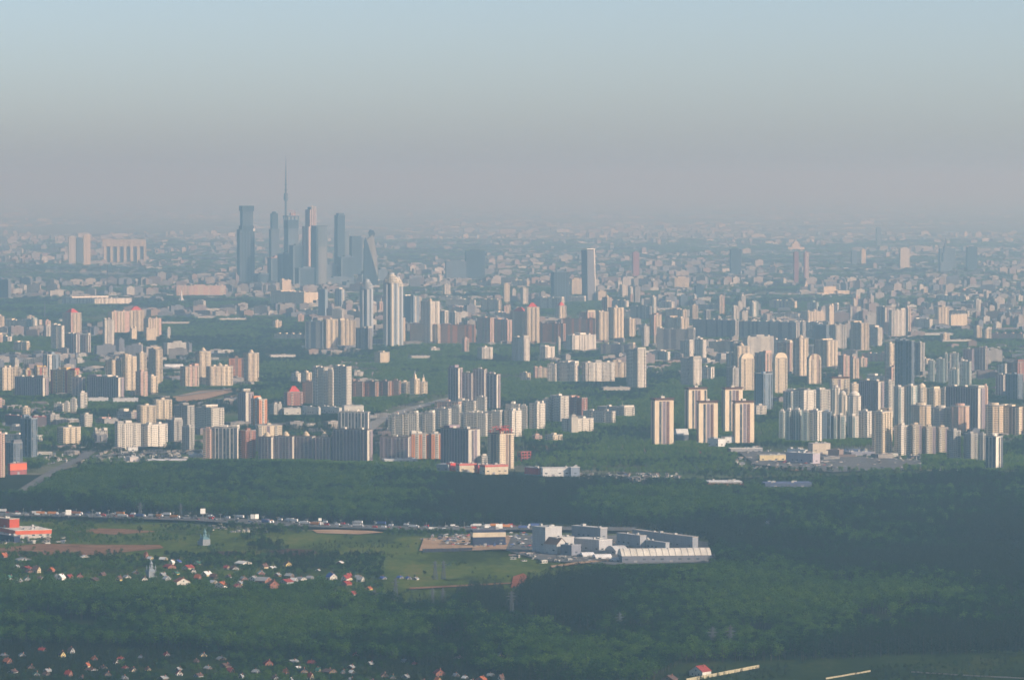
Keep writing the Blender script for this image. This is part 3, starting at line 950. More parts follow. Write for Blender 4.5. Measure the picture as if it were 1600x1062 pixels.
# twisting tower
r, s = sky_tower(578, 449, 'twisting sail-like tower with one face catching the sun', rz=math.radians(5))
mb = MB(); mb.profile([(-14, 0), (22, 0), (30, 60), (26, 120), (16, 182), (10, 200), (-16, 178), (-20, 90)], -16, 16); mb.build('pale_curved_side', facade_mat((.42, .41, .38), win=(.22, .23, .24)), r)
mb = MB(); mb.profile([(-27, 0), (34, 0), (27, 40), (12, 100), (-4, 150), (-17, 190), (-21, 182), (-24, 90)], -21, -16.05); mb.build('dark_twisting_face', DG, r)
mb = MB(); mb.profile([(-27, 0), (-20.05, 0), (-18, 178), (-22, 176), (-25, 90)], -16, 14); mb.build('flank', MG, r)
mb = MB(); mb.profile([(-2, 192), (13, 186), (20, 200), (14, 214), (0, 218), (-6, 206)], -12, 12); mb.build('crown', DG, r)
for xc, yb, w, h, lab, m_ in ((431, 442, 62, 98, 'low dark glass block with reddish curved roof in the skyline', DG), (447, 446, 60, 118, 'dark block half way under the unfinished tower', DG), (463, 447, 46, 152, 'dark tower standing before the red sided tower', DG),
                              (515, 440, 56, 66, 'low blue block between the broad glass tower and the narrow one', MG), (528, 446, 130, 26, 'long low glass gallery at the foot of the skyline', MG), (566, 444, 22, 36, 'tiny pale block at the foot of the twisting tower', WH), (408, 445, 50, 40, 'low dark block beside the leftmost skyscraper', DG), (476, 449, 70, 70, 'broad dark block filling the foot of the skyline', DG), (540, 440, 60, 96, 'dark blue block between narrow tower and flat topped one', DG), (595, 441, 44, 46, 'low blue block right of the twisting tower', MG), (545, 449, 40, 18, 'low hall at the right end of the glass gallery', LG)):
    r, s = sky_tower(xc, yb, lab, name='office_block', cat='office block')
    simple(r, [('shaft', m_, [BX(w, 30, 0, h)]), ('roof', RD if 'reddish' in lab else MG, [BX(w + 2, 32, h, h + 4), BX(w * .5, 16, h + 4, h + 9, 6)])])
    mb = MB(); mb.box(-w / 2 - .9, -w / 2 + 6, -15.8, -15.02, 2, h - 2); mb.build('glazed_corner', LG, r)
# television tower
x, y = ground(447, 425)
r = thing('television_tower', (x, y, 0), 0, 'needle-thin concrete television tower rising above the whole skyline', 'television tower'); r.scale = (.85, .85, 1.028)
CON = plain((.12, .14, .17))
mb = MB(); mb.cyl(0, 0, 30, 0, 60, 16, r1=10); mb.build('base', CON, r)
mb = MB(); mb.cyl(0, 0, 10, 60, 335, 14, r1=6.5); mb.build('shaft', CON, r)
mb = MB(); mb.cyl(0, 0, 8, 335, 345, 16, r1=14); mb.cyl(0, 0, 14, 345, 372, 16, r1=11); mb.build('viewing_deck', CON, r)
mb = MB(); mb.cyl(0, 0, 6, 372, 440, 10, r1=4.5); mb.cyl(0, 0, 4.2, 440, 500, 8, r1=2.4); mb.cyl(0, 0, 2, 500, 545, 6, r1=.8); mb.build('antenna', plain((.14, .13, .14)), r)
mb = MB(); mb.cyl(0, 0, 8.5, 385, 390, 12); mb.cyl(0, 0, 7.5, 410, 414, 12); mb.build('antenna_ring', CON, r, kind='stuff')

# ringed residential towers
def ringed(xc, yb, lab, twins, ht, rad, mats, rot=0):
    x, y = ground(xc, yb)
    r = thing('ringed_tower', (x, y, 0), rot, lab, 'tower block', 'towers with ringed crowns')
    protect(xc - 14, xc + 14, yb, 5)
    for cx, cy, hh, rr in twins:
        mb = MB(); mb.cyl(cx, cy, rr, 0, hh, 20); mb.build('shaft', mats[0], r)
        for q in range(7):
            a = q / 7 * 2 * math.pi + .35
            mb = MB(); mb.cyl(cx + rr * math.cos(a), cy + rr * math.sin(a), rr * .27, .02, hh - 1, 8); mb.build('bay_column', mats[1] if q % 2 else mats[2], r)
        for q, f in enumerate((1.22, 1.24, 1.12, .98, .8, .55)):
            mb = MB(); mb.cyl(cx, cy, rr * f, hh + .05 + q * 4.2, hh + 2.6 + q * 4.2, 20); mb.build('crown_ring', mats[1], r)
        mb = MB(); mb.cyl(cx, cy, rr * .5, hh + .02, hh + 27, 12); mb.beam((cx, cy, hh + 26), (cx, cy, hh + 36), 1.0); mb.build('crown_core', mats[2], r)
    return r
WM = plain((.64, .58, .48), .7, .02, .12); DK = plain((.22, .26, .30), .5, .02, .2); SM = plain((.40, .44, .48), .7, .02, .12)
ringed(613, 540, 'tallest white twin cylinder tower with ringed crowns', [(-3, 0, 168, 17), (13, 14, 158, 13)], 168, 17, (DK, WM, SM))
ringed(573, 528, 'slimmer blue grey cylinder tower with ringed crown left of the twin one', [(0, 0, 138, 15)], 138, 15, (DK, SM, SM))
# dark glass block and the white edged wedge tower
x, y = ground(875, 474); r = thing('office_tower', (x, y, 0), math.radians(18), 'broad dark glass slab tower left of the white edged tower', 'office tower'); protect(860, 892, 474, 3)
simple(r, [('shaft', DG, [BX(58, 34, 0, 112)]), ('roof', MG, [BX(60, 36, 112, 114), BX(30, 16, 114, 119)])])
for i in range(6):
    mb = MB(); mb.box(-26 + i * 10, -24 + i * 10, -17.5, -17.02, 2, 110); mb.build('mullion_strip', MG, r)
x, y = ground(920, 472); r = thing('leaning_tower', (x, y, 0), math.radians(48), 'tall leaning grey tower with one brilliant white edge', 'tower block'); protect(908, 934, 472, 3)
mb = MB(); mb.profile([(-22, 0), (22, 0), (12, 190), (-26, 190)], -14, 14); mb.build('shaft', facade_mat((.2, .22, .26), win=(.08, .09, .12)), r)
mb = MB(); n0 = [(-22, 0), (-20, 0), (-24, 190), (-26, 190)]
mb.prism([(22.05, -14.5), (24.5, -14.5), (24.5, 14.5), (22.05, 14.5)], 0, 192, 0, [(10, -14.5), (18, -14.5), (18, 14.5), (10, 14.5)]); mb.build('white_fin', plain((.55, .52, .47)), r)
mb = MB(); mb.box(-27, 18, -14.6, 14.6, 192.02, 195); mb.build('roof', plain((.7, .68, .62)), r)
# haze-grey monuments farther out
def far_block(xl, xr, yb, yt, lab, mat, name='distant_tower', cat='distant tower', extra=None):
    s = scale_at(yb); x, y = ground((xl + xr) / 2, yb); w = (xr - xl) / s; h = (yb - yt) / s; d = min(w, 30)
    r = thing(name, (x, y, 0), math.radians(12), lab, cat, 'distant buildings in the haze')
    protect(xl, xr, yb, 2)
    simple(r, [('shaft', mat, [BX(w, d, 0, h)]), ('roof_block', mat, [BX(w * .5, d * .5, h + .02, h + 5)])])
    return r, w, d, h
for a in ((107, 118, 414, 370, 'left one of the three hazy slabs west of the skyline', WH), (119, 129, 413, 372, 'middle one of the three hazy slabs west of the skyline', MG), (130, 141, 416, 367, 'right and brightest of the three hazy slabs west of the skyline', CR),
          (727, 757, 437, 392, 'dark hazy slab tower half way between skyline and leaning tower', DG), (696, 728, 438, 408, 'lower dark block left of the dark hazy slab', MG), (1141, 1157, 430, 390, 'lone dark block in the haze right of centre', DG),
          (1240, 1247, 445, 394, 'left red and white chimney stack in the haze', RD), (1256, 1263, 445, 394, 'right red and white chimney stack in the haze', RD), (1467, 1492, 420, 388, 'wide hazy ministry block at far right', MG), (1510, 1526, 424, 386, 'dark hazy slab at far right', DG),
          (1369, 1376, 384, 356, 'slim hazy tower on the far horizon at right', MG), (988, 998, 434, 394, 'pink hazy tower right of the leaning one', RD), (1330, 1338, 415, 392, 'blue tower with bright flank in the river district', MG), (1345, 1352, 414, 390, 'bright tower beside the blue one in the river district', CR),
          (1405, 1420, 420, 388, 'white hazy tower pair of the river district', WH), (1052, 1076, 452, 434, 'pale office slab above the river straight', CR), (1086, 1099, 468, 446, 'teal dark tower below the river straight', DG), (787, 796, 474, 444, 'small bright cream slab tower', CR),
          (800, 806, 470, 452, 'tiny white slab right of the cream one', WH), (1062, 1074, 480, 462, 'grey tower in the middle haze', MG), (892, 908, 462, 436, 'cream stepped tower between the dark and leaning ones', CR), (933, 946, 472, 455, 'cream block at the foot of the leaning tower', CR)):
    far_block(*a, name='chimney' if 'chimney' in a[4] else 'distant_tower', cat='chimney' if 'chimney' in a[4] else 'distant tower')
# portal block: pillars under one long beam
s = scale_at(412); x, y = ground(194, 412)
r = thing('portal_building', (x, y, 0), math.radians(8), 'long hazy building of tall pillars joined under one top beam', 'building')
simple(r, [('beam', CR, [BX(68 / s, 18, 27 / s, 38 / s)]), ('rear_wall', MG, [BX(66 / s, 8, 0, 27 / s, 0, 5)])])
for i in range(7):
    mb = MB(); q = (-32 + i * 10.4) / s; mb.box(q, q + 4.2 / s, -9, .9, 0, 27 / s - .02); mb.build('pillar', CR, r)
# stalin-style tower and university style domed block
for xc, yb, w, h, lab in ((1477, 426, 60, 150, 'hazy stepped tower with spire far at right'), (1243, 392, 110, 70, 'pale domed palace on the hazy horizon at right'), (1259, 455, 36, 40, 'little domed tower beside the river')):
    s = scale_at(yb); x, y = ground(xc, yb); r = thing('stepped_building', (x, y, 0), math.radians(15), lab, 'monumental building', 'distant buildings in the haze')
    simple(r, [('wings', MG if h > 100 else CR, [BX(w, 30, 0, h * .35)]), ('middle_tier', MG if h > 100 else CR, [BX(w * .5, 26, h * .35, h * .65)]), ('upper_tier', MG if h > 100 else CR, [BX(w * .25, 18, h * .65, h * .85)])])
    mb = MB(); mb.cyl(0, 0, w * .1, h * .85, h * 1.15, 10, r1=.4); mb.build('spire', MG if h > 100 else CR, r)
# terraced cream complex by the river
r = thing('terraced_building', (*ground(1290, 462), 0), math.radians(35), 'bright yellowish terraced complex on the river bank', 'office complex'); protect(1265, 1318, 462, 3)
simple(r, [('terrace', CR, [BX(90, 60, 0, 12, -20)]), ('upper_terrace', CR, [BX(70, 40, 12, 24, 10)]), ('top_storey', CR, [BX(60, 22, 24, 36, 18, 6)]), ('side_wing', CR, [BX(60, 30, 0, 20, 60, -20)])])
# rocket-like white church in the park and thin mast
r = thing('white_monument', (*ground(283.5, 472), 0), 0, 'small white pointed monument before the pink ribbed house', 'monument'); protect(276, 290, 472, 2)
mb = MB(); mb.cyl(0, 0, 5, 6, 30, 8, r1=2.5); mb.cyl(0, 0, 2.5, 30, 46, 8, r1=.3); mb.build('spire', plain((.8, .8, .78)), r)
for sx in (-1, 1):
    mb = MB(); mb.beam((sx * 11, 0, 0), (sx * 2, 0, 22), 2.6); mb.build('buttress', plain((.8, .8, .78)), r)
for xc, yb, yt, lab in ((168, 462, 412, 'thin dark lattice mast left of the skyline'), (70, 500, 470, 'thin mast in the left haze'), (118, 582, 548, 'thin red mast behind the cream towers')):
    s = scale_at(yb); h = (yb - yt) / s; r = thing('lattice_mast', (*ground(xc, yb), 0), 0, lab, 'mast', 'thin masts')
    for i, (a, b) in enumerate(((-1, -1), (1, -1), (0, 1))):
        mb = MB(); mb.beam((a * h * .03, b * h * .03, 0), (a * .4, b * .4, h * .96), 1.6); mb.build('leg', plain((.10, .11, .14)), r)
    mb = MB()
    for k in range(10):
        z = h * (k + .5) / 11; w = h * .03 * (1 - z / h) + .4
        mb.beam((-w, -w, z), (w, -w, z + h * .05), .7); mb.beam((w, -w, z), (0, w, z + h * .05), .7)
    mb.build('bracing', plain((.10, .11, .14)), r, kind='stuff')
print('landmarks', round(time.time() - T0, 1))

# ------------------------------------------------------------------ far and low town: a mass nobody could count
def smooth_noise(x, y, sc, seed):
    """value noise on arrays"""
    r = np.random.default_rng(seed).random((256, 256))
    u, v = x / sc, y / sc
    i, j = np.floor(u).astype(int), np.floor(v).astype(int)
    fu, fv = u - i, v - j
    fu = fu * fu * (3 - 2 * fu); fv = fv * fv * (3 - 2 * fv)
    g = lambda a, b: r[a % 256, b % 256]
    return (g(i, j) * (1 - fu) + g(i + 1, j) * fu) * (1 - fv) + (g(i, j + 1) * (1 - fu) + g(i + 1, j + 1) * fu) * fv
def limit_height(px, py, s):
    """the tallest thing that may stand at each photo position without hiding what is protected"""
    lim = np.full(px.shape, 1e9)
    for x0, x1, yb, back, slack in LIM:
        sel = (px > x0 - 1.5) & (px < x1 + 1.5) & (py > yb - back)
        lim[sel] = np.minimum(lim[sel], (py[sel] - yb + slack) / s[sel])
    return lim
def scale_arr(py):
    t = (PH / 2 - py) / FOC
    vy, vz = CP + t * SP, -SP + t * CP
    tt = -EYE / vz
    return FOC / tt
TOWN_M = [facade_mat((.30, .28, .26)), facade_mat((.38, .34, .30)), facade_mat((.26, .21, .20)), facade_mat((.50, .48, .43)), facade_mat((.18, .19, .22)), plain((.22, .17, .15), .9, .01)]
def boxes_mesh(name, X, Y, W, Dp, H, RZ, MI, label):
    """many plain buildings with a roof storey each, in one mesh"""
    n = len(X)
    tmpl = np.array([(-.5, -.5, 0), (.5, -.5, 0), (.5, .5, 0), (-.5, .5, 0), (-.5, -.5, 1), (.5, -.5, 1), (.5, .5, 1), (-.5, .5, 1)])
    top = tmpl * (.45, .45, .1) + (0.1, 0, 1.0005)
    T = np.concatenate([tmpl, top])
    c, s_ = np.cos(RZ), np.sin(RZ)
    P = T[None] * np.stack([W, Dp, H], 1)[:, None]
    Q = np.stack([P[..., 0] * c[:, None] - P[..., 1] * s_[:, None] + X[:, None], P[..., 0] * s_[:, None] + P[..., 1] * c[:, None] + Y[:, None], P[..., 2]], 2).reshape(-1, 3)
    fq = np.array([(4, 5, 6, 7), (0, 1, 5, 4), (1, 2, 6, 5), (2, 3, 7, 6), (3, 0, 4, 7)])
    fq = np.concatenate([fq, fq + 8])
    F = (fq[None] + (np.arange(n) * 16)[:, None, None]).reshape(-1, 4)
    me = bpy.data.meshes.new(name)
    me.vertices.add(len(Q)); me.vertices.foreach_set('co', Q.ravel())
    me.loops.add(F.size); me.loops.foreach_set('vertex_index', F.ravel())
    me.polygons.add(len(F)); me.polygons.foreach_set('loop_start', np.arange(len(F)) * 4); me.polygons.foreach_set('loop_total', np.full(len(F), 4))
    for m in TOWN_M: me.materials.append(m)
    me.polygons.foreach_set('material_index', np.repeat(MI, 10)); me.update(calc_edges=True); me.shade_flat()
    o = link(name, me, kind='stuff'); o['label'] = label
    return o
def town(name, y0, y1, n, hlo, hhi, wlo, whi, label, thr=.5, x0=-40, x1=1640, seed=1, cluster=500.):
    rng = np.random.default_rng(seed)
    # uniform on the ground between the rows
    D0, D1 = FOC * EYE / (y1 - HOR), FOC * EYE / (y0 - HOR)
    D = np.sqrt(rng.random(n) * (D1 ** 2 - D0 ** 2) + D0 ** 2) if y0 > 400 else D0 * (D1 / D0) ** rng.random(n)
    px = rng.uniform(x0, x1, n)
    py = HOR + FOC * EYE / D
    X = (px - PW / 2) / FOC * D
    s = FOC / D
    k = smooth_noise(X, D, cluster, seed) * .65 + smooth_noise(X, D, cluster * .3, seed + 1) * .35
    keep = k > thr
    if y1 > 700: keep &= ~((py > 700) & (px > 330) & (px < 1140))
    X, D, px, py, s, k = (q[keep] for q in (X, D, px, py, s, k))
    n = len(X)
    H = hlo + (hhi - hlo) * rng.random(n) ** 4 * np.clip((k - thr) * 6, .3, 1)
    W = rng.uniform(wlo, whi, n); Dp = rng.uniform(11, 20, n)
    H = np.minimum(H, limit_height(px, py, s))
    RZ = np.radians(rng.choice([35, 35, 62, -20, 8, 50], n) + rng.normal(0, 3, n))
    ok = H > 4
    for zx0, zx1, zy0, zy1 in GREEN:
        ok &= ~((px > zx0) & (px < zx1) & (py > zy0) & (py < zy1))
    MI = rng.choice(6, n, p=[.26, .20, .18, .10, .20, .06])
    boxes_mesh(name, X[ok], D[ok], W[ok], Dp[ok], H[ok], RZ[ok], MI[ok], label)
    return int(ok.sum())
# parks and woods inside the city, in photo pixels (base rows)
GREEN = [(640, 1010, 548, 566), (590, 700, 560, 612), (690, 860, 560, 590), (780, 1010, 596, 640), (400, 490, 560, 640), (405, 475, 600, 635), (160, 480, 500, 552), (90, 480, 470, 484), (-20, 100, 472, 500),
         (-20, 280, 530, 552), (820, 1180, 660, 735), (1180, 1222, 645, 690), (555, 640, 620, 652), (1100, 1320, 470, 486), (1330, 1600, 470, 478), (560, 830, 545, 566), (930, 1070, 600, 668), (1440, 1600, 520, 545),
         (1040, 1180, 575, 660), (130, 230, 625, 700), (1340, 1460, 550, 590), (350, 480, 545, 560), (1180, 1400, 690, 705), (820, 960, 480, 496), (420, 540, 640, 665), (1410, 1600, 700, 760), (890, 1010, 470, 486)]
n1 = town('distant_city', 312, 372, 13000, 6, 40, 30, 160, 'countless faint blocks fading into haze under the horizon', .50, seed=3, cluster=1900)
n2 = town('hazy_city', 366, 446, 10000, 5, 38, 16, 80, 'hazy mass of small city blocks around the skyline', .46, seed=5, cluster=900)
n3 = town('inner_city', 440, 600, 13000, 6, 42, 14, 60, 'crowded lesser blocks between the parks of the middle distance', .47, seed=7)
n4 = town('low_rise_town', 540, 728, 5200, 3, 13, 10, 42, 'small low roofs scattered among the trees between the estates', .44, seed=9, cluster=260)
GREEN_EXTRA = 0
def clutter(name, zones, label, seed=31):
    rng = np.random.default_rng(seed); A = []
    for x0, x1, y0, y1, n in zones:
        px, py = rng.uniform(x0, x1, n), rng.uniform(y0, y1, n)
        A.append(np.stack([*np.array([ground(a, b) for a, b in zip(px, py)]).T, rng.uniform(2, 12, n), rng.uniform(2, 5, n), rng.uniform(1.2, 4.2, n), rng.uniform(0, 3.1, n), rng.choice([0, 1, 3, 3, 4, 5], n)]))
    A = np.concatenate(A, 1)
    boxes_mesh(name, *A[:6], A[6].astype(int), label)
clutter('yard_clutter', [(150, 335, 706, 726, 260), (60, 150, 700, 725, 60), (1150, 1440, 702, 736, 330), (1440, 1500, 725, 735, 40), (905, 1060, 741, 752, 90), (800, 990, 846, 880, 110), (0, 100, 840, 850, 40), (660, 740, 838, 846, 24), (1050, 1190, 690, 702, 80), (330, 420, 822, 832, 30)], 'sheds, containers and parked trucks scattered over the yards')
print('town', n1, n2, n3, n4, round(time.time() - T0, 1))
# ------------------------------------------------------------------ halls, works and shops in front
def hall(xl, xm, xr, yb, yt, label, wall, roof, th=35, name='hall', cat='hall', kind='flat', band=None, extra=None, group=None, h=None):
    s = scale_at(yb); t = math.radians(th)
    a, b = (xm - xl) / s, (xr - xm) / s
    h = (yb - yt) / s if h is None else h
    LR, LL = b / math.cos(t), a / math.sin(t)
    x, y = ground(xm, yb)
    r = thing(name, (x, y, 0), t, label, cat, group)
    protect(xl, xr, yb, back=max(3, (LR * math.sin(t) + LL * math.cos(t)) * s * .07))
    wm = wall_mat(wall)
    mb = MB()
    if kind == 'gable':
        rh = h * .35; hh = h - rh
        mb.profile([(0, 0), (LR, 0), (LR, hh), (LR / 2, h), (0, hh)], 0, LL); mb.build('wall', wm, r)
        mb = MB(); o_ = .6
        mb.profile([(-o_, hh - .1), (0, hh + .02), (LR / 2, h + .02), (LR, hh + .02), (LR + o_, hh - .1), (LR / 2, h + .6)][::1], -o_, LL + o_)
        mb.build('roof', plain(roof), r)
    elif kind == 'arch':
        pts = [(LL * (1 - k / 10), h * .55 + h * .45 * math.sin(math.pi * k / 10)) for k in range(11)]
        mb.box(0, LR, 0, LL, 0, h * .55, 0, ('b',)); mb.build('wall', wm, r)
        mb = MB()
        k = len(pts); mb.v = [(-.5, y_, z_) for y_, z_ in pts] + [(LR + .5, y_, z_) for y_, z_ in pts]
        for i in range(k - 1): mb.f.append((i, i + 1, k + i + 1, k + i)); mb.m.append(0)
        mb.f.append(tuple(range(k))[::-1]); mb.f.append(tuple(range(k, 2 * k))); mb.m += [0, 0]
        mb.build('roof', plain(roof), r)
    else:
        mb.box(0, LR, 0, LL, 0, h, 0, ('b',)); mb.build('wall', wm, r)
        mb = MB(); e = .4
        mb.box(-e, LR + e, -e, LL + e, h + .002, h + .7); rf = mb.build('roof', plain(roof), r)
        mb = MB()
        for q in range(max(3, min(26, int(LL * LR / 320)))):
            cx, cy = random.uniform(3, max(4, LR - 4)), random.uniform(3, max(4, LL - 4)); w = random.uniform(1, 2.5)
            mb.box(cx - w, cx + w, cy - w, cy + w, h + .7, h + random.uniform(1.8, 3.4))
        mb.build('roof_units', plain((.4, .4, .38)), rf, kind='stuff')
    if band is not None:
        z0, z1, col = band
        mb = MB(); mb.box(-.25, LR + .25, -.25, -.004, h * z0, h * z1); mb.build('fascia_band', plain(col), r)
        mb = MB(); mb.box(-.25, -.004, 0, LL + .25, h * z0, h * z1); mb.build('fascia_band', plain(col), r)
    hw = h * (.5 if kind != 'flat' else .62)
    for side, L in (('R', LR), ('L', LL)):              # doors and a window row
        n = min(10, int(L / 9))
        for i in range(n):
            u = (i + .5) * L / n
            mb = MB(); big = (i % 4 == 1)
            if big: face_box(mb, side, u - 2, u + 2, .002, .15, .1, min(4.2, h * .5))
            else: face_box(mb, side, u - 1.8, u + 1.8, .002, .12, hw * .55, min(hw * .55 + 1.6, hw))
            mb.build('loading_door' if big else 'window', plain((.3, .3, .32)) if big else glass_mat(), r)
    return r, LR, LL, h
WHT, CRM, GRY, DKB, RED = (.72, .72, .70), (.62, .54, .40), (.34, .35, .37), (.035, .045, .09), (.42, .07, .035)
r, LR, LL, h = hall(-26, 15, 29, 838, 811, 'big red superstore with pale roof cut by the left edge', RED, (.5, .42, .34), 40, 'superstore', 'superstore')
r, LR, LL, h = hall(-10, 24, 78, 842, 829, 'low red banded wing beside the big red store', (.5, .45, .4), (.6, .56, .5), 25, 'store_wing', 'shop', band=(.55, 1.0, (.62, .12, .05)))
r, LR, LL, h = hall(-30, 22, 31, 848, 838, 'dark canopy over white lorries in the left corner of the store', DKB, (.12, .12, .15), 30, 'canopy', 'canopy')
r, LR, LL, h = hall(735, 739, 790, 854, 828, 'dark blue showroom with a cream upper band', DKB, (.16, .16, .2), 12, 'showroom', 'showroom', band=(.58, .86, CRM))
r, LR, LL, h = hall(832, 852, 878, 866, 824, 'tall pale grey works block with a flat roof', (.42, .42, .42), (.5, .5, .48), 35, 'works_block', 'factory', group='works buildings')
r, LR, LL, h = hall(851, 870, 897, 867, 840, 'middle works block with a yellow roof box', (.45, .44, .43), (.55, .54, .5), 35, 'works_block', 'factory', group='works buildings')
r, LR, LL, h = hall(850, 870, 886, 868, 841, 'sloped works shed with brown roof in front', (.48, .47, .45), (.2, .13, .1), 42, 'works_shed', 'factory', kind='gable', group='works buildings')
r, LR, LL, h = hall(876, 893, 908, 870, 852, 'dark grey cube with ribbed wall beside the brown shed', (.2, .21, .25), (.3, .3, .32), 45, 'works_cube', 'factory', group='works buildings')
r, LR, LL, h = hall(894, 938, 949, 846, 825, 'dark grey rear hall with pale right end', (.28, .29, .31), (.55, .53, .5), 38, 'works_block', 'factory', group='works buildings')
r, LR, LL, h = hall(896, 936, 957, 866, 844, 'lower hall with white roof edge before the dark rear hall', (.40, .40, .41), (.66, .64, .6), 40, 'works_block', 'factory', group='works buildings')
r, LR, LL, h = hall(965, 1000, 1010, 858, 837, 'grey hall with a rounded end behind the arched roof', (.36, .37, .39), (.42, .40, .38), 30, 'works_block', 'factory', group='works buildings')
r, LR, LL, h = hall(992, 1082, 1091, 862, 839, 'long dark factory hall with pale right end', (.30, .32, .35), (.42, .38, .34), 30, 'works_block', 'factory', group='works buildings')
r, LR, LL, h = hall(1000, 1040, 1046, 862, 848, 'glazed annex in the front of the long dark hall', (.38, .4, .42), (.4, .4, .4), 28, 'works_annex', 'factory', group='works buildings')
r, LR, LL, h = hall(946, 962, 982, 868, 853, 'small grey hall with round roof behind the tents', (.42, .43, .44), (.5, .5, .5), 30, 'works_shed', 'factory', kind='arch', group='works buildings')
r, LR, LL, h = hall(966, 972, 1112, 881, 858, 'wide arched hall with a bright ribbed roof', (.2, .21, .25), (.66, .62, .54), 8, 'arched_hall', 'factory', kind='arch', group='works buildings')
for i in range(14):
    mb = MB(); u = LR * (i + .5) / 14
    for k in range(10):
        a0, a1 = math.pi * k / 10, math.pi * (k + 1) / 10
        mb.beam((u, LL * (1 - k / 10), h * .55 + h * .45 * math.sin(a0) + .2), (u, LL * (1 - (k + 1) / 10), h * .55 + h * .45 * math.sin(a1) + .2), .5)
    mb.build('roof_rib', plain((.6, .57, .5)), r)
for xl, xr, yb, yt, lab in ((906, 929, 872, 863, 'white tent hall nearest the cube'), (926, 956, 875, 866, 'white tent hall in the middle of three'), (955, 985, 879, 871, 'white tent hall nearest the arched roof')):
    hall(xl, xl + 5, xr, yb, yt, lab, (.75, .74, .70), (.82, .8, .76), 14, 'tent_hall', 'tent', kind='arch', group='white tents before the works')
hall(682, 700, 716, 738, 726, 'grey wing of the red and white market', GRY, (.5, .5, .5), 40, 'market_wing', 'market hall')
hall(697, 704, 712, 738, 724, 'red entrance block of the market', (.55, .07, .06), (.55, .07, .06), 40, 'market_entrance', 'market hall')
hall(712, 718, 746, 739, 725, 'pale yellow market hall with red roof edge', CRM, (.6, .25, .2), 24, 'market_hall', 'market hall', band=(.85, 1.0, (.55, .1, .08)))
hall(741, 747, 752, 740, 727, 'second red block between the market halls', (.55, .07, .06), (.55, .07, .06), 30, 'market_entrance', 'market hall')
hall(749, 758, 794, 742, 727, 'long cream market hall with red roof edge', CRM, (.6, .3, .25), 24, 'market_hall', 'market hall', band=(.85, 1.0, (.55, .1, .08)))
hall(820, 841, 847, 744, 731, 'grey and red end of the white showroom', (.3, .32, .4), (.5, .5, .5), 35, 'showroom_end', 'showroom', band=(.2, 1.0, (.5, .06, .06)))
hall(845, 848, 891, 745, 731, 'white showroom with low pitched roof', WHT, (.6, .6, .58), 10, 'white_showroom', 'showroom')
hall(889, 892, 906, 745, 730, 'blue grey glass end of the white showroom', (.25, .3, .38), (.6, .6, .6), 12, 'glass_showroom', 'showroom')
hall(1107, 1122, 1134, 700, 686, 'white columned annex below the capped towers', WHT, (.55, .54, .5), 30, 'annex', 'low building')
hall(1128, 1133, 1172, 694, 683, 'low white podium between the front capped towers', WHT, (.6, .58, .54), 16, 'podium', 'low building')
hall(1054, 1058, 1076, 690, 670, 'small white arena with bowed roof beside the first capped tower', (.12, .14, .18), (.72, .72, .7), 14, 'arena', 'arena', kind='arch')
hall(1139, 1142, 1192, 708, 701, 'long flat white roofed shed at the depot edge', (.35, .35, .36), (.72, .68, .6), 8, 'depot_shed', 'warehouse', group='depot sheds')
hall(1184, 1187, 1229, 722, 711, 'yellow depot warehouse with a dark roof', (.66, .55, .32), (.5, .48, .42), 12, 'depot_warehouse', 'warehouse', group='depot sheds')
hall(1231, 1270, 1282, 727, 709, 'lilac grey warehouse with yellow sunlit end', (.42, .38, .42), (.6, .58, .56), 38, 'depot_warehouse', 'warehouse', group='depot sheds')
hall(1232, 1258, 1262, 712, 703, 'white low office left of the cream depot block', WHT, (.6, .6, .58), 35, 'depot_office', 'warehouse', group='depot sheds')
hall(1264, 1270, 1298, 710, 693, 'cream depot block with long roof wing', (.6, .52, .42), (.55, .5, .45), 15, 'depot_office', 'warehouse', group='depot sheds')
hall(1310, 1330, 1368, 712, 707, 'low blue grey depot roof beside the parking area', (.3, .3, .36), (.34, .34, .4), 12, 'depot_shed', 'warehouse', group='depot sheds')
hall(1104, 1108, 1160, 757, 753, 'thin white roofed greenhouse row beyond the forest', (.3, .3, .3), (.75, .75, .72), 6, 'greenhouse', 'greenhouse')
hall(1192, 1196, 1270, 762, 755, 'long dark blue roofed shed beyond the forest', (.1, .12, .2), (.12, .15, .27), 6, 'blue_shed', 'warehouse')
r = thing('steel_frame', (*ground(822, 720), 0), math.radians(38), 'open red steel frame building under construction right of the front row', 'building site'); protect(814, 834, 720, 2)
for i in range(4):
    for j in range(2):
        mb = MB(); mb.beam((-9 + i * 6, j * 10, 0), (-9 + i * 6, j * 10, 14), .9); mb.build('column', plain((.45, .08, .07)), r)
for z in (5, 9.5, 14):
    mb = MB(); mb.box(-10, 10, -.5, 10.5, z, z + .9); mb.build('floor_slab', plain((.42, .12, .1)), r)
hall(196, 203, 216, 724, 714, 'pale workshop by the forest edge', (.55, .5, .48), (.5, .5, .5), 25, 'workshop', 'workshop', group='sheds by the forest edge')
hall(198, 200, 215, 706, 699, 'white kiosk roof under the first panel house', WHT, (.6, .55, .5), 20, 'kiosk', 'workshop', group='sheds by the forest edge')
hall(228, 232, 292, 722, 719, 'long white roofed shed by the forest', (.4, .4, .45), (.66, .66, .68), 8, 'workshop', 'workshop', group='sheds by the forest edge')
hall(294, 297, 317, 716, 711, 'bright white shed before the pink striped tower', WHT, (.75, .75, .73), 10, 'workshop', 'workshop', group='sheds by the forest edge')
hall(596, 601, 652, 723, 718, 'low white garage row under the dark slab', (.6, .62, .62), (.66, .66, .66), 10, 'garage_row', 'garage')
hall(12, 16, 39, 742, 724, 'low shop with red and yellow sign band at left', (.3, .1, .1), (.35, .2, .16), 48, 'sign_shop', 'shop', band=(.4, .95, (.7, .14, .06)))
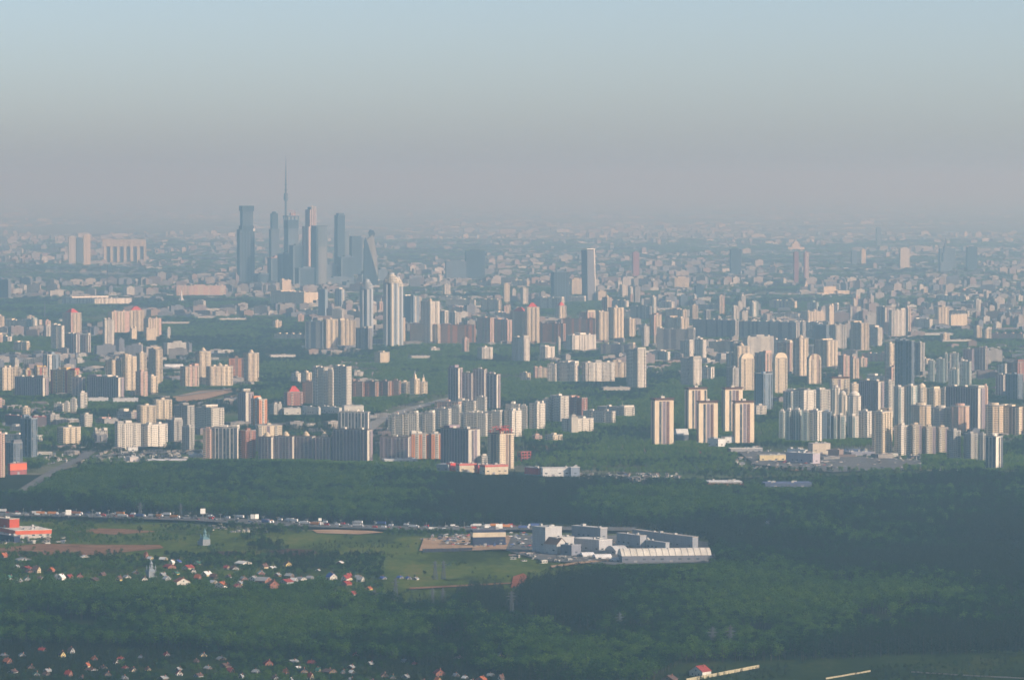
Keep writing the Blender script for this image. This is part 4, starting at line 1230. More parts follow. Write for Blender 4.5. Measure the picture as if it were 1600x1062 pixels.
hall(4, 33, 36, 668, 650, 'dark brick hall with thin red roof line', (.14, .11, .12), (.45, .08, .06), 35, 'brick_hall', 'factory', group='dark halls at left')
hall(48, 52, 72, 668, 651, 'second dark brick hall with red roof line', (.14, .11, .12), (.45, .08, .06), 18, 'brick_hall', 'factory', group='dark halls at left')
hall(92, 94, 122, 662, 655, 'low white hall between two pale blocks', WHT, (.7, .7, .68), 10, 'white_hall', 'low building')
hall(136, 138, 169, 629, 622, 'long low white school roof', (.6, .6, .6), (.68, .68, .66), 8, 'school', 'school', group='low white schools')
hall(174, 177, 216, 630, 623, 'second low white school roof to the right', (.6, .6, .6), (.68, .68, .66), 8, 'school', 'school', group='low white schools')
hall(440, 444, 470, 650, 638, 'white row of small town houses behind trees', (.62, .6, .55), (.5, .48, .45), 12, 'town_house_row', 'houses')
hall(470, 498, 501, 650, 637, 'white town house row with tall end', (.62, .6, .55), (.5, .48, .45), 30, 'town_house_row', 'houses')
hall(500, 530, 534, 648, 637, 'pale town house row left of the striped slab', (.62, .6, .55), (.5, .48, .45), 30, 'town_house_row', 'houses')
hall(534, 538, 568, 646, 634, 'bright town house row above the striped slab', (.66, .63, .56), (.5, .48, .45), 14, 'town_house_row', 'houses')
hall(362, 366, 382, 592, 586, 'low cream hall beside the brownish slab', CRM, (.55, .5, .44), 14, 'low_hall', 'low building')
hall(255, 258, 286, 578, 569, 'white domed sports hall in the left park', WHT, (.75, .74, .7), 10, 'sports_hall', 'sports hall', kind='arch')
hall(160, 163, 184, 664, 655, 'star shaped grey market roof by the street', (.4, .38, .36), (.42, .4, .38), 16, 'market_pavilion', 'market hall')
LONGR = [(306, 336, 499), (340, 384, 502), (250, 296, 508), (385, 420, 495), (300, 330, 486), (150, 196, 556), (206, 250, 560), (470, 540, 546), (90, 128, 504), (650, 690, 486), (700, 760, 482), (1010, 1060, 486), (1330, 1370, 500), (1440, 1490, 526), (1380, 1430, 556), (1470, 1520, 536), (640, 672, 562), (420, 462, 560), (600, 640, 606), (940, 985, 612), (1060, 1110, 586), (1110, 1150, 560), (700, 745, 604)]
for i, (x0, x1, yb) in enumerate(sorted(LONGR)):
    s = scale_at(yb)
    hall(x0, x0 + 3, x1, yb, yb - 8.5 * s, f'long pale low roof between the parks, {nth(i)} from the left', random.choice(((.5, .46, .4), (.6, .58, .54), (.42, .36, .32))), random.choice(((.62, .6, .56), (.5, .45, .4))), random.choice((8, 12, 18)), 'long_hall', 'warehouse', group='long pale roofs between the parks')
# dark retaining fence, bottom right walls
def long_wall(pts, hgt, col, label, name='wall', t=.6, pieces=14):
    g = [np.array(ground(*p)) for p in pts]
    r = thing(name, (*g[0], 0), 0, label, 'fence' if 'fence' in name else 'wall')
    for a, b in zip(g[:-1], g[1:]):
        d = b - a; L = np.linalg.norm(d); ang = math.atan2(d[1], d[0]); n = max(1, int(pieces))
        for i in range(n):
            mb = MB(); mb.box(i * L / n + .15, (i + 1) * L / n - .15, -t / 2, t / 2, 0, hgt + random.uniform(-.12, .12))
            mb.build('panel', plain(col, .8, .3, .2), r, (*(a - g[0]), 0), ang)
    return r
long_wall([(660, 863), (738, 861)], 4.5, (.03, .035, .06), 'dark blue site fence below the sandy yard', 'fence')
long_wall([(1072, 1066), (1186, 1044)], 3.6, (.42, .37, .24), 'long cream concrete wall slanting over the grass in the corner', 'concrete_fence', pieces=26)
long_wall([(1290, 1062), (1360, 1050)], 2.2, (.36, .31, .2), 'shorter yellowish wall right of the long cream wall', 'concrete_fence', pieces=12)
long_wall([(1424, 1051), (1500, 1056), (1620, 1062)], 1.8, (.36, .3, .28), 'low dull wall running out of the right corner', 'concrete_fence', pieces=12)

# ------------------------------------------------------------------ houses of the two villages
ROOFC = dict(red=(.27, .045, .04), orange=(.38, .11, .045), brown=(.12, .07, .06), grey=(.3, .31, .32), white=(.7, .7, .68), green=(.06, .17, .12), blue=(.06, .1, .35), dark=(.05, .05, .06))
WALLC = dict(white=(.66, .62, .55), cream=(.58, .48, .32), brick=(.3, .13, .09), brown=(.2, .13, .09), yellow=(.68, .52, .2), grey=(.36, .36, .36))
def cottage(px, py, wpx, hpx, wc, rc, ang, label, group):
    if py > 990 and px < 900: wpx *= .85; hpx *= .85
    s = scale_at(py); w = wpx / s; h = hpx / s; wall_h = h * .52; d = w * random.uniform(.8, 1.1)
    r = thing('house', (*ground(px, py), 0), math.radians(ang), label, 'house', group)
    protect(px - wpx * .6, px + wpx * .6, py, 1.5, 2.0)
    wm, rm = wall_mat(WALLC[wc]), plain(ROOFC[rc], .7, .5, .25)
    mb = MB(); x0, x1 = -w / 2, w / 2
    mb.profile([(x0, 0), (x1, 0), (x1, wall_h), (0, h), (x0, wall_h)], -d / 2, d / 2); mb.build('wall', wm, r)
    e = .5; t = .25; sl = (h - wall_h) / (w / 2)
    for sg in (-1, 1):
        mb = MB(); p = [(0, h + .02), (sg * (w / 2 + e), wall_h - e * sl + .02), (sg * (w / 2 + e), wall_h - e * sl + .02 + t), (0, h + .02 + t)]
        mb.profile(p if sg < 0 else p[::-1], -d / 2 - e, d / 2 + e); rf = mb.build('roof', rm, r)
    mb = MB(); mb.box(w * .15, w * .15 + .7, d * .1, d * .1 + .7, h - (h - wall_h) * .3, h + 1.2); mb.build('chimney', plain((.3, .14, .1)), rf)
    for u, z in ((-w * .25, wall_h * .35), (w * .22, wall_h * .35), (0, wall_h * 1.02)):
        mb = MB(); mb.box(u - .6, u + .6, -d / 2 - .08, -d / 2 - .004, z, z + 1.4); mb.build('window', glass_mat(), r)
    mb = MB(); mb.box(-w / 2 - .08, -w / 2 - .004, -d * .2, d * .2 - .6, wall_h * .3, wall_h * .3 + 1.4); mb.build('window', glass_mat(), r)
    mb = MB(); mb.box(-.5, .5, -d / 2 - .1, -d / 2 - .004, .05, 2.1); mb.build('door', plain((.12, .07, .05)), r)
HOUSES = '''57 895 10 11 cream brown
80 894 9 8 brick orange
95 907 11 11 white white
88 903 6 6 white grey
108 904 10 7 brick red
124 903 10 7 brick red
146 908 14 6 brown brown
63 905 9 5 cream brown
186 908 8 9 yellow brown
133 872 13 5 white white
36 876 22 5 grey grey
6 872 10 9 brick orange
26 887 7 5 white grey
41 890 14 6 brown red
198 904 10 6 white grey
228 872 6 10 brick orange
235 875 8 6 yellow white
255 876 10 6 cream white
269 882 6 8 white white
278 880 10 6 grey blue
265 888 15 7 brick red
294 890 14 8 cream red
284 914 22 12 white orange
309 906 8 9 brick orange
323 901 12 9 cream white
334 904 11 8 brown brown
346 918 17 10 white orange
333 912 12 6 cream white
371 918 14 6 brown red
380 882 20 6 white white
396 908 14 9 white grey
375 914 10 7 cream grey
412 911 22 10 brick grey
427 919 15 13 brick orange
447 912 18 8 grey red
459 910 10 8 grey white
470 907 13 6 white cream
413 889 9 9 cream brown
449 885 11 8 yellow brown
425 888 10 4 white white
518 906 14 11 white blue
539 908 9 10 white red
545 907 8 12 cream red
541 915 13 8 brick red
497 892 6 3 white white
552 931 9 8 white red
563 909 10 9 white grey
576 922 9 6 yellow orange
598 905 9 5 grey blue
625 904 8 5 grey blue
638 905 7 5 white blue
649 906 9 5 white grey
160 900 9 6 brown brown
212 897 9 6 brown grey
254 900 10 6 grey grey
302 895 8 7 white brown
357 903 8 6 grey brown
484 905 9 6 grey grey
97 1027 10 12 yellow brown
111 1021 11 12 grey brown
66 1018 12 8 brown red
12 1037 13 11 brick orange
35 1026 12 7 grey grey
107 1057 12 12 brick red
147 1032 10 8 brick orange
136 1043 8 10 cream orange
143 1048 18 6 grey brown
182 1038 9 10 white brown
208 1050 11 9 cream brown
231 1048 8 7 yellow brown
280 1056 11 11 white red
345 1032 16 8 brown grey
360 1051 12 10 brick red
377 1060 8 9 white grey
352 1043 18 9 brown brown
419 1040 15 11 brick red
400 1052 12 8 grey grey
447 1054 10 11 brick orange
457 1035 18 6 grey grey
474 1052 14 10 brown dark
485 1062 10 13 cream red
455 1066 7 10 white white
497 1050 7 9 yellow green
487 1038 12 8 brick red
548 1068 9 12 white grey
515 1052 22 9 brown brown
548 1045 12 8 brown grey
600 1058 14 9 brown brown
634 1060 12 8 grey grey
686 1056 18 13 brick red
684 1068 12 12 yellow orange
712 1058 10 8 brown grey
737 1068 8 8 white grey
752 1066 17 12 brick orange
783 1066 9 15 white brown
20 1052 14 8 grey brown
48 1045 12 8 brown brown
74 1050 12 7 grey grey
168 1056 12 8 brown brown
194 1062 12 8 grey grey
255 1062 14 8 brown grey
310 1058 14 8 grey brown
325 1046 12 7 brown grey
430 1062 12 8 grey brown
580 1068 12 8 brown brown
660 1068 14 8 grey brown
1094 1056 26 17 white red
1046 1066 20 12 brown brown
1200 819 9 5 white white
'''
hs = []
for ln in HOUSES.strip().splitlines():
    p = ln.split(); px, py, w, h = map(float, p[:4]); wc, rc = p[4], p[5]
    if rc == 'cream': rc = 'grey'
    hs.append((px, py, w, h, wc, rc, 'the meadow village' if py < 960 else 'the nearest village'))
_r = random.Random(77)
for i in range(64):
    vb = i % 2
    px, py = (_r.uniform(15, 560), _r.uniform(880, 912)) if vb else (_r.uniform(0, 790), _r.uniform(1022, 1062))
    if any(abs(px - h_[0]) < 9 and abs(py - h_[1]) < 5 for h_ in hs): continue
    hs.append((px, py, _r.uniform(7, 12), _r.uniform(5, 8), _r.choice(['white', 'cream', 'brick', 'brown', 'grey', 'yellow']), _r.choice(['red', 'brown', 'grey', 'grey', 'brown', 'green', 'white']), 'the meadow village' if vb else 'the nearest village'))
cnt = {}
for px, py, w, h, wc, rc, vil in sorted(hs):
    k = (wc, rc, vil); cnt.setdefault(k, []).append((px, py))
for px, py, w, h, wc, rc, vil in hs:
    g = sorted(cnt[(wc, rc, vil)]); i = g.index((px, py))
    d = f'{"large " if w > 18 else ""}{wc} house with {rc} roof in {vil}' + (f', {nth(i)} from the left' if len(g) > 1 else '')
    if px == 1094: d = 'large white house with hipped looking red roof beside the long cream wall'
    if px == 1046: d = 'brown house with brown roof left of the white house by the wall'
    if px == 1200: d = 'tiny lone white house inside the dark forest at right'
    cottage(px, py, w, h, wc, rc, random.choice((20, 35, -25, 62, 48, -40)), d, 'houses of ' + vil)

# churches
for px, py, sc_, c, lab in ((320, 852, 1.0, (.12, .22, .26), 'blue domed church among the trees below the billboard'), (236, 903, .95, (.22, .25, .28), 'silver domed church in the meadow village')):
    r = thing('church', (*ground(px, py), 0), math.radians(30), lab, 'church', 'village churches'); protect(px - 8, px + 8, py, 2)
    wm = wall_mat((.24, .26, .28)); dm = plain(c, .4, .2, .15)
    mb = MB(); mb.box(-5, 5, -5, 5, 0, 8); mb.box(-4, 4, 5.02, 12, 0, 5); mb.build('wall', wm, r)
    mb = MB(); mb.prism([(-5.3, -5.3), (5.3, -5.3), (5.3, 5.3), (-5.3, 5.3)], 8.02, 11, 0, [(-2, -2), (2, -2), (2, 2), (-2, 2)]); mb.build('roof', dm, r)
    for qx, qy, rr, z in ((0, 0, 1.9, 11), (-3.6, -3.6, 1.0, 9.4), (3.6, -3.6, 1.0, 9.4), (-3.6, 3.6, 1.0, 9.4), (3.6, 3.6, 1.0, 9.4)):
        k = z; mb = MB(); mb.cyl(qx, qy, rr * .75, k, k + rr * 2, 10); mb.cyl(qx, qy, rr * .8, k + rr * 2, k + rr * 2.8, 10, r1=rr * 1.15); mb.cyl(qx, qy, rr * 1.15, k + rr * 2.8, k + rr * 4, 10, r1=rr * .5); mb.cyl(qx, qy, rr * .5, k + rr * 4, k + rr * 5.6, 8, r1=.06)
        mb.build('onion_dome', dm, r)

# billboards
for px, py, yt, w, hh, lab, two in ((107, 812, 796, 9, 8, 'square white billboard on a short post, leftmost along the motorway', 0), (317, 816, 794, 8, 8, 'white billboard on a tall post above the church', 0), (398, 820, 803, 13, 7, 'double white billboard beside the motorway', 1),
                                    (500, 822, 809, 5, 4, 'tiny white sign on a mast at the motorway ramp', 0), (780, 832, 818, 11, 8, 'cream billboard on the roof line of the dark showroom', 0), (762, 829, 821, 10, 3, 'low white sign left of the cream billboard', 0)):
    s = scale_at(py); H = (py - yt) / s; r = thing('billboard', (*ground(px, py), 0), math.radians(14), lab, 'billboard', 'billboards along the motorway'); protect(px - w, px + w, py, 1)
    pan = plain((.78, .78, .74), .5, .1, .04)
    mb = MB(); mb.cyl(0, 0, .6, 0, H - hh / s, 8); mb.build('post', plain((.2, .2, .22)), r)
    if two:
        for sg in (-1, 1):
            mb = MB(); mb.box(-w / s * .25, w / s * .25, -.3, .3, H - hh / s, H); mb.build('panel', pan, r, (sg * w / s * .26, 0, 0), sg * .35)
    else:
        mb = MB(); mb.box(-w / s / 2, w / s / 2, -.3, .3, H - hh / s, H); mb.build('panel', pan, r)
    mb = MB(); mb.box(-w / s / 2, w / s / 2, -1.3, -.9, H - hh / s - .5, H - hh / s - .1); mb.build('catwalk', plain((.25, .25, .26)), r)

# pylons
def pylon(px, py, hpx, lab, portal=False):
    s = scale_at(py); h = hpx / s; m_ = plain((.06, .07, .08), .6, .3, .2)
    r = thing('pylon', (*ground(px, py), 0), math.radians(25), lab, 'pylon', 'power line pylons')
    w = h * .1
    for sx in (-1, 1):
        for sy in (-1, 1):
            mb = MB(); mb.beam((sx * w, sy * w, 0), (sx * w * .12, sy * w * .12, h), .45); mb.build('leg', m_, r)
    mb = MB()
    for k in range(9):
        z0, z1 = h * k / 9, h * (k + 1) / 9; a0, a1 = w * (1 - .88 * k / 9), w * (1 - .88 * (k + 1) / 9)
        for (p, q) in (((-a0, -a0, z0), (a1, -a1, z1)), ((a0, -a0, z0), (-a1, -a1, z1)), ((-a0, -a0, z0), (-a1, a1, z1)), ((a0, -a0, z0), (a1, a1, z1))):
            mb.beam(p, q, .25)
    mb.build('bracing', m_, r, kind='stuff')
    for k, zz in enumerate((.66, .78, .9)):
        mb = MB(); L = h * (.17, .22, .14)[k]; mb.beam((-L, 0, zz * h), (L, 0, zz * h), .5); mb.beam((-L, 0, zz * h), (0, 0, zz * h + h * .04), .3); mb.beam((L, 0, zz * h), (0, 0, zz * h + h * .04), .3); mb.build('crossarm', m_, r)
PY = [(618, 936, 34), (676, 944, 26), (692, 944, 26), (680, 905, 30), (693, 905, 30), (799, 962, 40), (219, 812, 28), (968, 992, 36), (1113, 1020, 42), (1141, 1020, 44), (612, 812, 22), (585, 950, 30), (282, 808, 22), (1006, 765, 20)]
for i, (a, b, c) in enumerate(sorted(PY)):
    pylon(a, b, c, f'faint grey lattice pylon of the power line, {nth(i)} from the left', False)

# street lights on the motorway
LM = plain((.35, .36, .37), .5)
def road_point(t, off):
    g = [np.array(ground(*p)) for p in ROAD_PTS]
    seg = [np.linalg.norm(g[i + 1] - g[i]) for i in range(len(g) - 1)]; L = t * sum(seg)
    for i, q in enumerate(seg):
        if L <= q or i == len(seg) - 1:
            d = (g[i + 1] - g[i]) / q; return g[i] + d * min(L, q) + np.array((-d[1], d[0])) * off, math.atan2(d[1], d[0])
        L -= q
mbp = MB(); mbp.beam((0, 0, 0), (0, 0, 11), .28); pole_me = mbp.mesh('pole', [LM]); mbp = MB(); mbp.beam((0, -2.2, 11.1), (0, 2.2, 11.1), .16); arm_me = mbp.mesh('lamp_arm', [LM])
mbp = MB(); mbp.box(-.25, .25, -2.9, -2.1, 10.95, 11.2); mbp.box(-.25, .25, 2.1, 2.9, 10.95, 11.2); head_me = mbp.mesh('lamp_head', [plain((.6, .6, .58))])
for i in range(34):
    p, a = road_point((i + .5) / 34 * .86, 0)
    r = thing('street_lamp', (*p, 0), a, f'thin double street lamp on the motorway, {nth(i)} from the left', 'street lamp', 'street lamps along the motorway')
    link('pole', pole_me, r); ar = link('lamp_arm', arm_me, r); link('lamp_head', head_me, ar)

# ------------------------------------------------------------------ cars, lorries
def car_mesh(col, name='car', van=False):
    L, W = (4.6, 1.8) if not van else (6.2, 2.1); mb = MB()
    if van:
        mb.profile([(-3.1, .35), (3.1, .35), (3.1, 1.5), (2.6, 2.5), (-3.1, 2.6)], -1.05, 1.05, 0); mb.box(2.2, 2.75, -1.07, 1.07, 1.5, 2.2, 1)
    else:
        mb.profile([(-2.3, .3), (2.3, .3), (2.3, .8), (1.3, .95), (-1.9, 1.0), (-2.3, .9)], -.9, .9, 0)
        mb.profile([(-1.8, 1.002), (1.2, .96), (.55, 1.48), (-1.3, 1.5)], -.8, .8, 1)
        mb.box(-1.2, .5, -.78, .78, 1.503, 1.55, 0)
    for wx in (-L * .31, L * .31):
        for sy in (-1, 1):
            n = len(mb.v); mb.v += [(wx + .33 * math.cos(a), sy * W / 2 * 1.01 + e, .33 + .33 * math.sin(a)) for e in (-.1, .1) for a in [k * math.pi / 4 for k in range(8)]]
            for i in range(8): mb.f.append((n + i, n + (i + 1) % 8, n + 8 + (i + 1) % 8, n + 8 + i)); mb.m.append(2)
            mb.f.append(tuple(n + i for i in range(8))[::-1]); mb.f.append(tuple(n + 8 + i for i in range(8))); mb.m += [2, 2]
    cm = plain(col, .3, .3, .03)
    return mb.mesh(name, [cm, glass_mat(), plain((.02, .02, .02))])
def lorry_mesh(c1, c2):
    mb = MB(); mb.box(-7, 4, -1.25, 1.25, 1.1, 4.0, 0); mb.profile([(4.4, .6), (6.9, .6), (6.9, 2.2), (6.4, 3.3), (4.4, 3.4)], -1.2, 1.2, 1)
    mb.box(-7, 6, -.9, .9, .6, 1.098, 2)
    for wx in (-6, -4.8, 4.9): mb.box(wx - .5, wx + .5, -1.22, -.95, 0, 1.0, 2); mb.box(wx - .5, wx + .5, .95, 1.22, 0, 1.0, 2)
    return mb.mesh('lorry', [plain(c1), plain(c2), plain((.03, .03, .03))])
CARC = dict(white=(.75, .75, .74), silver=(.45, .46, .47), black=(.03, .03, .035), blue=(.06, .12, .35), red=(.45, .05, .04), grey=(.2, .21, .22))
CM = {k: car_mesh(v) for k, v in CARC.items()}; VM = {k: car_mesh(CARC[k], 'van', True) for k in ('white', 'red')}
LMs = {'white': lorry_mesh((.75, .74, .7), (.5, .5, .5)), 'blue': lorry_mesh((.08, .12, .3), (.7, .7, .7)), 'orange': lorry_mesh((.6, .25, .08), (.7, .7, .7))}
items = []
for i in range(190):
    t = (i + random.random()) / 190 * .88; lane = random.choice((-26, -20, -15, -9, 9, 14, 20, 26)); p, a = road_point(t, lane)
    kind = random.choices(('car', 'van', 'lorry'), (.7, .14, .16))[0]; col = random.choice({'car': ['white', 'white', 'silver', 'black', 'blue', 'red', 'grey'], 'van': ['white', 'white', 'red'], 'lorry': ['white', 'white', 'blue', 'orange']}[kind])
    items.append((p[0], p[1], a + (math.pi if lane > 0 else 0), kind, col, 'in the motorway traffic'))
def lot(x0, x1, y0, y1, n, where, ang):
    for i in range(n):
        x, y = ground(random.uniform(x0, x1), random.uniform(y0, y1)); items.append((x, y, ang + random.choice((0, math.pi)), 'car', random.choice(['white', 'white', 'silver', 'silver', 'blue', 'grey', 'black', 'red']), where))
lot(694, 736, 841, 857, 46, 'parked left of the dark showroom', .6)
lot(792, 842, 838, 863, 44, 'parked between the showroom and the works', .6)
lot(738, 792, 856, 860, 12, 'parked in front of the dark showroom', 1.2)
lot(1190, 1300, 724, 732, 20, 'parked round the yellow depot', .4)
lot(910, 1010, 744, 748, 14, 'beyond the forest by the white showroom', .1)
lot(590, 690, 630, 662, 36, 'parked along the slanting avenue', .9)
byk = {}
for it in items: byk.setdefault(it[3:], []).append(it)
for k, g in byk.items():
    g.sort(key=lambda t: t[0] / t[1])
    for i, (x, y, a, kind, col, where) in enumerate(g):
        me = {'car': CM, 'van': VM, 'lorry': LMs}[kind][col]
        o = link(kind, me, None, (x, y, SHEET_Z[0]), a)
        tag(o, f'small {col} {kind} {where}' + (f', {nth(i)} from the left' if len(g) > 1 else ''), kind, f'vehicles {where}')
print('front', round(time.time() - T0, 1))
# ------------------------------------------------------------------ trees
LEAF = [leaf_mat('birch_leaves', (.014, .038, .005), (.034, .074, .008), (.072, .115, .014)), leaf_mat('dark_leaves', (.003, .011, .003), (.008, .026, .005), (.020, .055, .008)), leaf_mat('linden_leaves', (.034, .076, .010), (.062, .120, .014), (.115, .165, .024)), leaf_mat('conifer_needles', (.004, .010, .006), (.008, .017, .008), (.014, .026, .011))]
BARK = plain((.06, .05, .04), .9, .5)
def tree_mesh(seed, kind):
    """unit-height tree: tapered trunk with limbs, crown of many small leaf clumps with gaps"""
    rng = random.Random(seed); mb = MB()
    mb.cyl(0, 0, .012, 0, .75, 5, 1, r1=.005)
    if kind == 'conifer':
        for k in range(90):
            t = rng.random(); z = .16 + .82 * t; R = .19 * (1 - t) ** .8 + .012
            a = rng.uniform(0, 6.283); r = R * rng.uniform(.45, 1); c = (r * math.cos(a), r * math.sin(a), z)
            clump(mb, rng, c, .05 * (1.25 - t))
    else:
        lobes = [(rng.uniform(-.13, .13), rng.uniform(-.13, .13), rng.uniform(.42, .8), rng.uniform(.11, .19)) for _ in range(7)] + [(0, 0, .62, .2)]
        for x, y, z, r in lobes[:5]: mb.beam((0, 0, .3 + .2 * rng.random()), (x, y, z), .012, 1)
        for k in range(120):
            x, y, z, r = rng.choice(lobes)
            v = np.array([rng.gauss(0, 1) for _ in range(3)]); v /= np.linalg.norm(v); v *= r * rng.uniform(.55, 1.08)
            clump(mb, rng, (x + v[0], y + v[1], min(1.0, z + v[2] * (1.15 if kind == 'birch' else .95))), rng.uniform(.032, .062))
    return mb
def clump(mb, rng, c, r):
    n = len(mb.v)
    P = [(rng.uniform(-1, 1), rng.uniform(-1, 1), rng.uniform(-.7, .9)) for _ in range(5)]
    mb.v += [(c[0] + p[0] * r, c[1] + p[1] * r, c[2] + p[2] * r) for p in P]
    for f in ((0, 1, 2), (0, 2, 3), (1, 3, 4), (2, 4, 0)):
        mb.f.append(tuple(n + i for i in f)); mb.m.append(0)
PROTO = bpy.data.collections.new('tree_kinds')        # kept out of the scene, used by the woods only
KINDS = [('birch', 0, 0), ('birch', 0, 1), ('oak', 0, 2), ('oak', 1, 3), ('oak', 1, 4), ('conifer', 3, 5), ('conifer', 3, 6), ('oak', 2, 7), ('oak', 2, 8)]
PM = []
for i, (k, lm, sd) in enumerate(KINDS):
    me = tree_mesh(sd * 7 + 3, k).mesh(f'tree_kind_{i}', [LEAF[lm], BARK]); PM.append(me)
    PROTO.objects.link(bpy.data.objects.new(f'kind_{i}', me))
def wood(name, X, Y, H, WID, IDX, label):
    n = len(X)
    me = bpy.data.meshes.new(name)
    me.vertices.add(n); me.vertices.foreach_set('co', np.stack([X, Y, np.full(n, .2)], 1).ravel())
    for nm, ty, arr in (('scl', 'FLOAT_VECTOR', np.stack([WID, WID, H], 1)), ('rot', 'FLOAT', RNG.uniform(0, 6.283, n)), ('idx', 'INT', IDX)):
        at = me.attributes.new(nm, ty, 'POINT'); at.data.foreach_set('vector' if ty == 'FLOAT_VECTOR' else 'value', np.ascontiguousarray(arr).ravel())
    o = link(name, me, kind='stuff'); o['label'] = label
    ng = bpy.data.node_groups.new(name, 'GeometryNodeTree')
    ng.interface.new_socket('Geometry', in_out='INPUT', socket_type='NodeSocketGeometry'); ng.interface.new_socket('Geometry', in_out='OUTPUT', socket_type='NodeSocketGeometry')
    A = ng.nodes.new; gi, go, ip, ci = A('NodeGroupInput'), A('NodeGroupOutput'), A('GeometryNodeInstanceOnPoints'), A('GeometryNodeCollectionInfo')
    ci.inputs['Collection'].default_value = PROTO; ci.inputs['Separate Children'].default_value = True; ci.inputs['Reset Children'].default_value = True
    def attr(nm, ty):
        a = A('GeometryNodeInputNamedAttribute'); a.data_type = ty; a.inputs['Name'].default_value = nm; return a.outputs['Attribute']
    cx = A('ShaderNodeCombineXYZ'); L = ng.links.new
    L(gi.outputs[0], ip.inputs['Points']); L(ci.outputs[0], ip.inputs['Instance']); ip.inputs['Pick Instance'].default_value = True
    L(attr('idx', 'INT'), ip.inputs['Instance Index']); L(attr('rot', 'FLOAT'), cx.inputs[2]); L(cx.outputs[0], ip.inputs['Rotation']); L(attr('scl', 'FLOAT_VECTOR'), ip.inputs['Scale']); L(ip.outputs[0], go.inputs[0])
    o.modifiers.new('trees', 'NODES').node_group = ng
    return n
def in_poly(px, py, poly):
    ins = np.zeros(px.shape, bool); j = len(poly) - 1
    for i in range(len(poly)):
        (xi, yi), (xj, yj) = poly[i], poly[j]
        c = ((yi > py) != (yj > py)) & (px < (xj - xi) * (py - yi) / ((yj - yi) or 1e-9) + xi)
        ins ^= c; j = i
    return ins
def near_road(X, Y, pts, w):
    g = [np.array(ground(*p)) for p in pts]; hit = np.zeros(X.shape, bool)
    for a, b in zip(g[:-1], g[1:]):
        d = b - a; t = np.clip(((X - a[0]) * d[0] + (Y - a[1]) * d[1]) / (d @ d), 0, 1)
        hit |= np.hypot(X - a[0] - t * d[0], Y - a[1] - t * d[1]) < w
    return hit
for a, b in zip(ROAD_PTS[:-1], ROAD_PTS[1:]): protect(a[0] + 2, b[0] - 2, max(a[1], b[1]), -1, 2)
protect(662, 842, 862, 26, 3); protect(20, 60, 760, 6, 3)
def grid(y0, y1, sp, x0=-60, x1=1660):
    (_, Y0), (_, Y1) = ground(800, y1), ground(800, y0)
    xm = max(abs(ground(x0, y0)[0]), abs(ground(x1, y0)[0]))
    gx, gy = np.meshgrid(np.arange(-xm, xm, sp), np.arange(Y0, Y1, sp))
    X = gx.ravel() + RNG.uniform(-.45, .45, gx.size) * sp; Y = gy.ravel() + RNG.uniform(-.45, .45, gx.size) * sp
    px, py = to_px(X, Y)
    k = (px > x0) & (px < x1)
    return X[k], Y[k], px[k], py[k]
# tree stands imitating lit (+) and shaded (-) bands by species colour, in photo pixels
LIT_SHADE_STANDS = [([(900, 800), (940, 775), (1100, 772), (1700, 778), (1700, 820), (1400, 822), (1150, 822), (1000, 818)], .30), ([(1110, 823), (1700, 823), (1700, 935), (1120, 893), (1112, 860)], -.22),
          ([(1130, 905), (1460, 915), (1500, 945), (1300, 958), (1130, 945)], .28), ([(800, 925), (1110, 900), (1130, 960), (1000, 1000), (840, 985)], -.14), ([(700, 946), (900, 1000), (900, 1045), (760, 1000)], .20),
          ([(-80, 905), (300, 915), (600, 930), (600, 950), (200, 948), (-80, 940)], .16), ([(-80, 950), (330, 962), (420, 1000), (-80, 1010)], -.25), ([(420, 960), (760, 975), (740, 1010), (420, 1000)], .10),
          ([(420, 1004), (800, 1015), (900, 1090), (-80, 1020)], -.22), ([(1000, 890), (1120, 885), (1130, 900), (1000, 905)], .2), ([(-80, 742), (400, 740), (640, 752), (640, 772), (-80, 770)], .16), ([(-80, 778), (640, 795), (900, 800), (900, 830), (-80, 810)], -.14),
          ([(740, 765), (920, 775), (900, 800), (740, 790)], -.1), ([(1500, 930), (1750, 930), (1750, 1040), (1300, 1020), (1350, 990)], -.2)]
def kinds(X, Y, dark=0.0, seed=40):
    """species in patches: birch, oak and spruce by noise, biased to imitate lit and shaded bands"""
    v = smooth_noise(X, Y * .45, 210, seed) * .7 + smooth_noise(X, Y, 60, seed + 1) * .3 + RNG.normal(0, .05, X.shape) - dark
    px, py = to_px(X, Y)
    for poly, add in LIT_SHADE_STANDS:
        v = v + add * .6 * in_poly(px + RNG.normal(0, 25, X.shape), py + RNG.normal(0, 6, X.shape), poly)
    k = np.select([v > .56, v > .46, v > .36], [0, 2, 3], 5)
    return k + RNG.integers(0, 2, X.shape)
tot = 0
FORESTS = [
 ('middle_forest', [(-80, 800), (60, 803), (200, 804), (330, 809), (480, 817), (660, 824), (840, 822), (960, 826), (1000, 836), (1078, 839), (1100, 848), (1118, 862), (1112, 872), (1120, 884), (1120, 893), (1700, 940), (1700, 745), (1500, 750), (1300, 768), (1130, 775), (1010, 762), (930, 757), (700, 750), (560, 742), (350, 736), (150, 740), (95, 752), (40, 782), (-80, 786)], 9.5, 17, 23, 'broad dark green forest between the motorway and the city'),
 ('near_forest', [(-120, 918), (280, 926), (420, 926), (520, 928), (560, 940), (640, 948), (700, 956), (780, 978), (840, 990), (905, 1010), (960, 1000), (830, 960), (800, 945), (820, 915), (900, 905), (980, 897), (1110, 890), (1750, 905), (1750, 1022), (1440, 1024), (1330, 1030), (1060, 1040), (1010, 1075), (900, 1085), (820, 1070), (780, 1060), (650, 1043), (450, 1028), (300, 1018), (-120, 1006)], 8.5, 15, 21, 'dense near forest filling the bottom of the view'),
 ('wood_edge', [(700, 960), (712, 935), (735, 925), (790, 928), (800, 960), (780, 980)], 8, 12, 18, 'clump of taller trees running out over the meadow'),
]
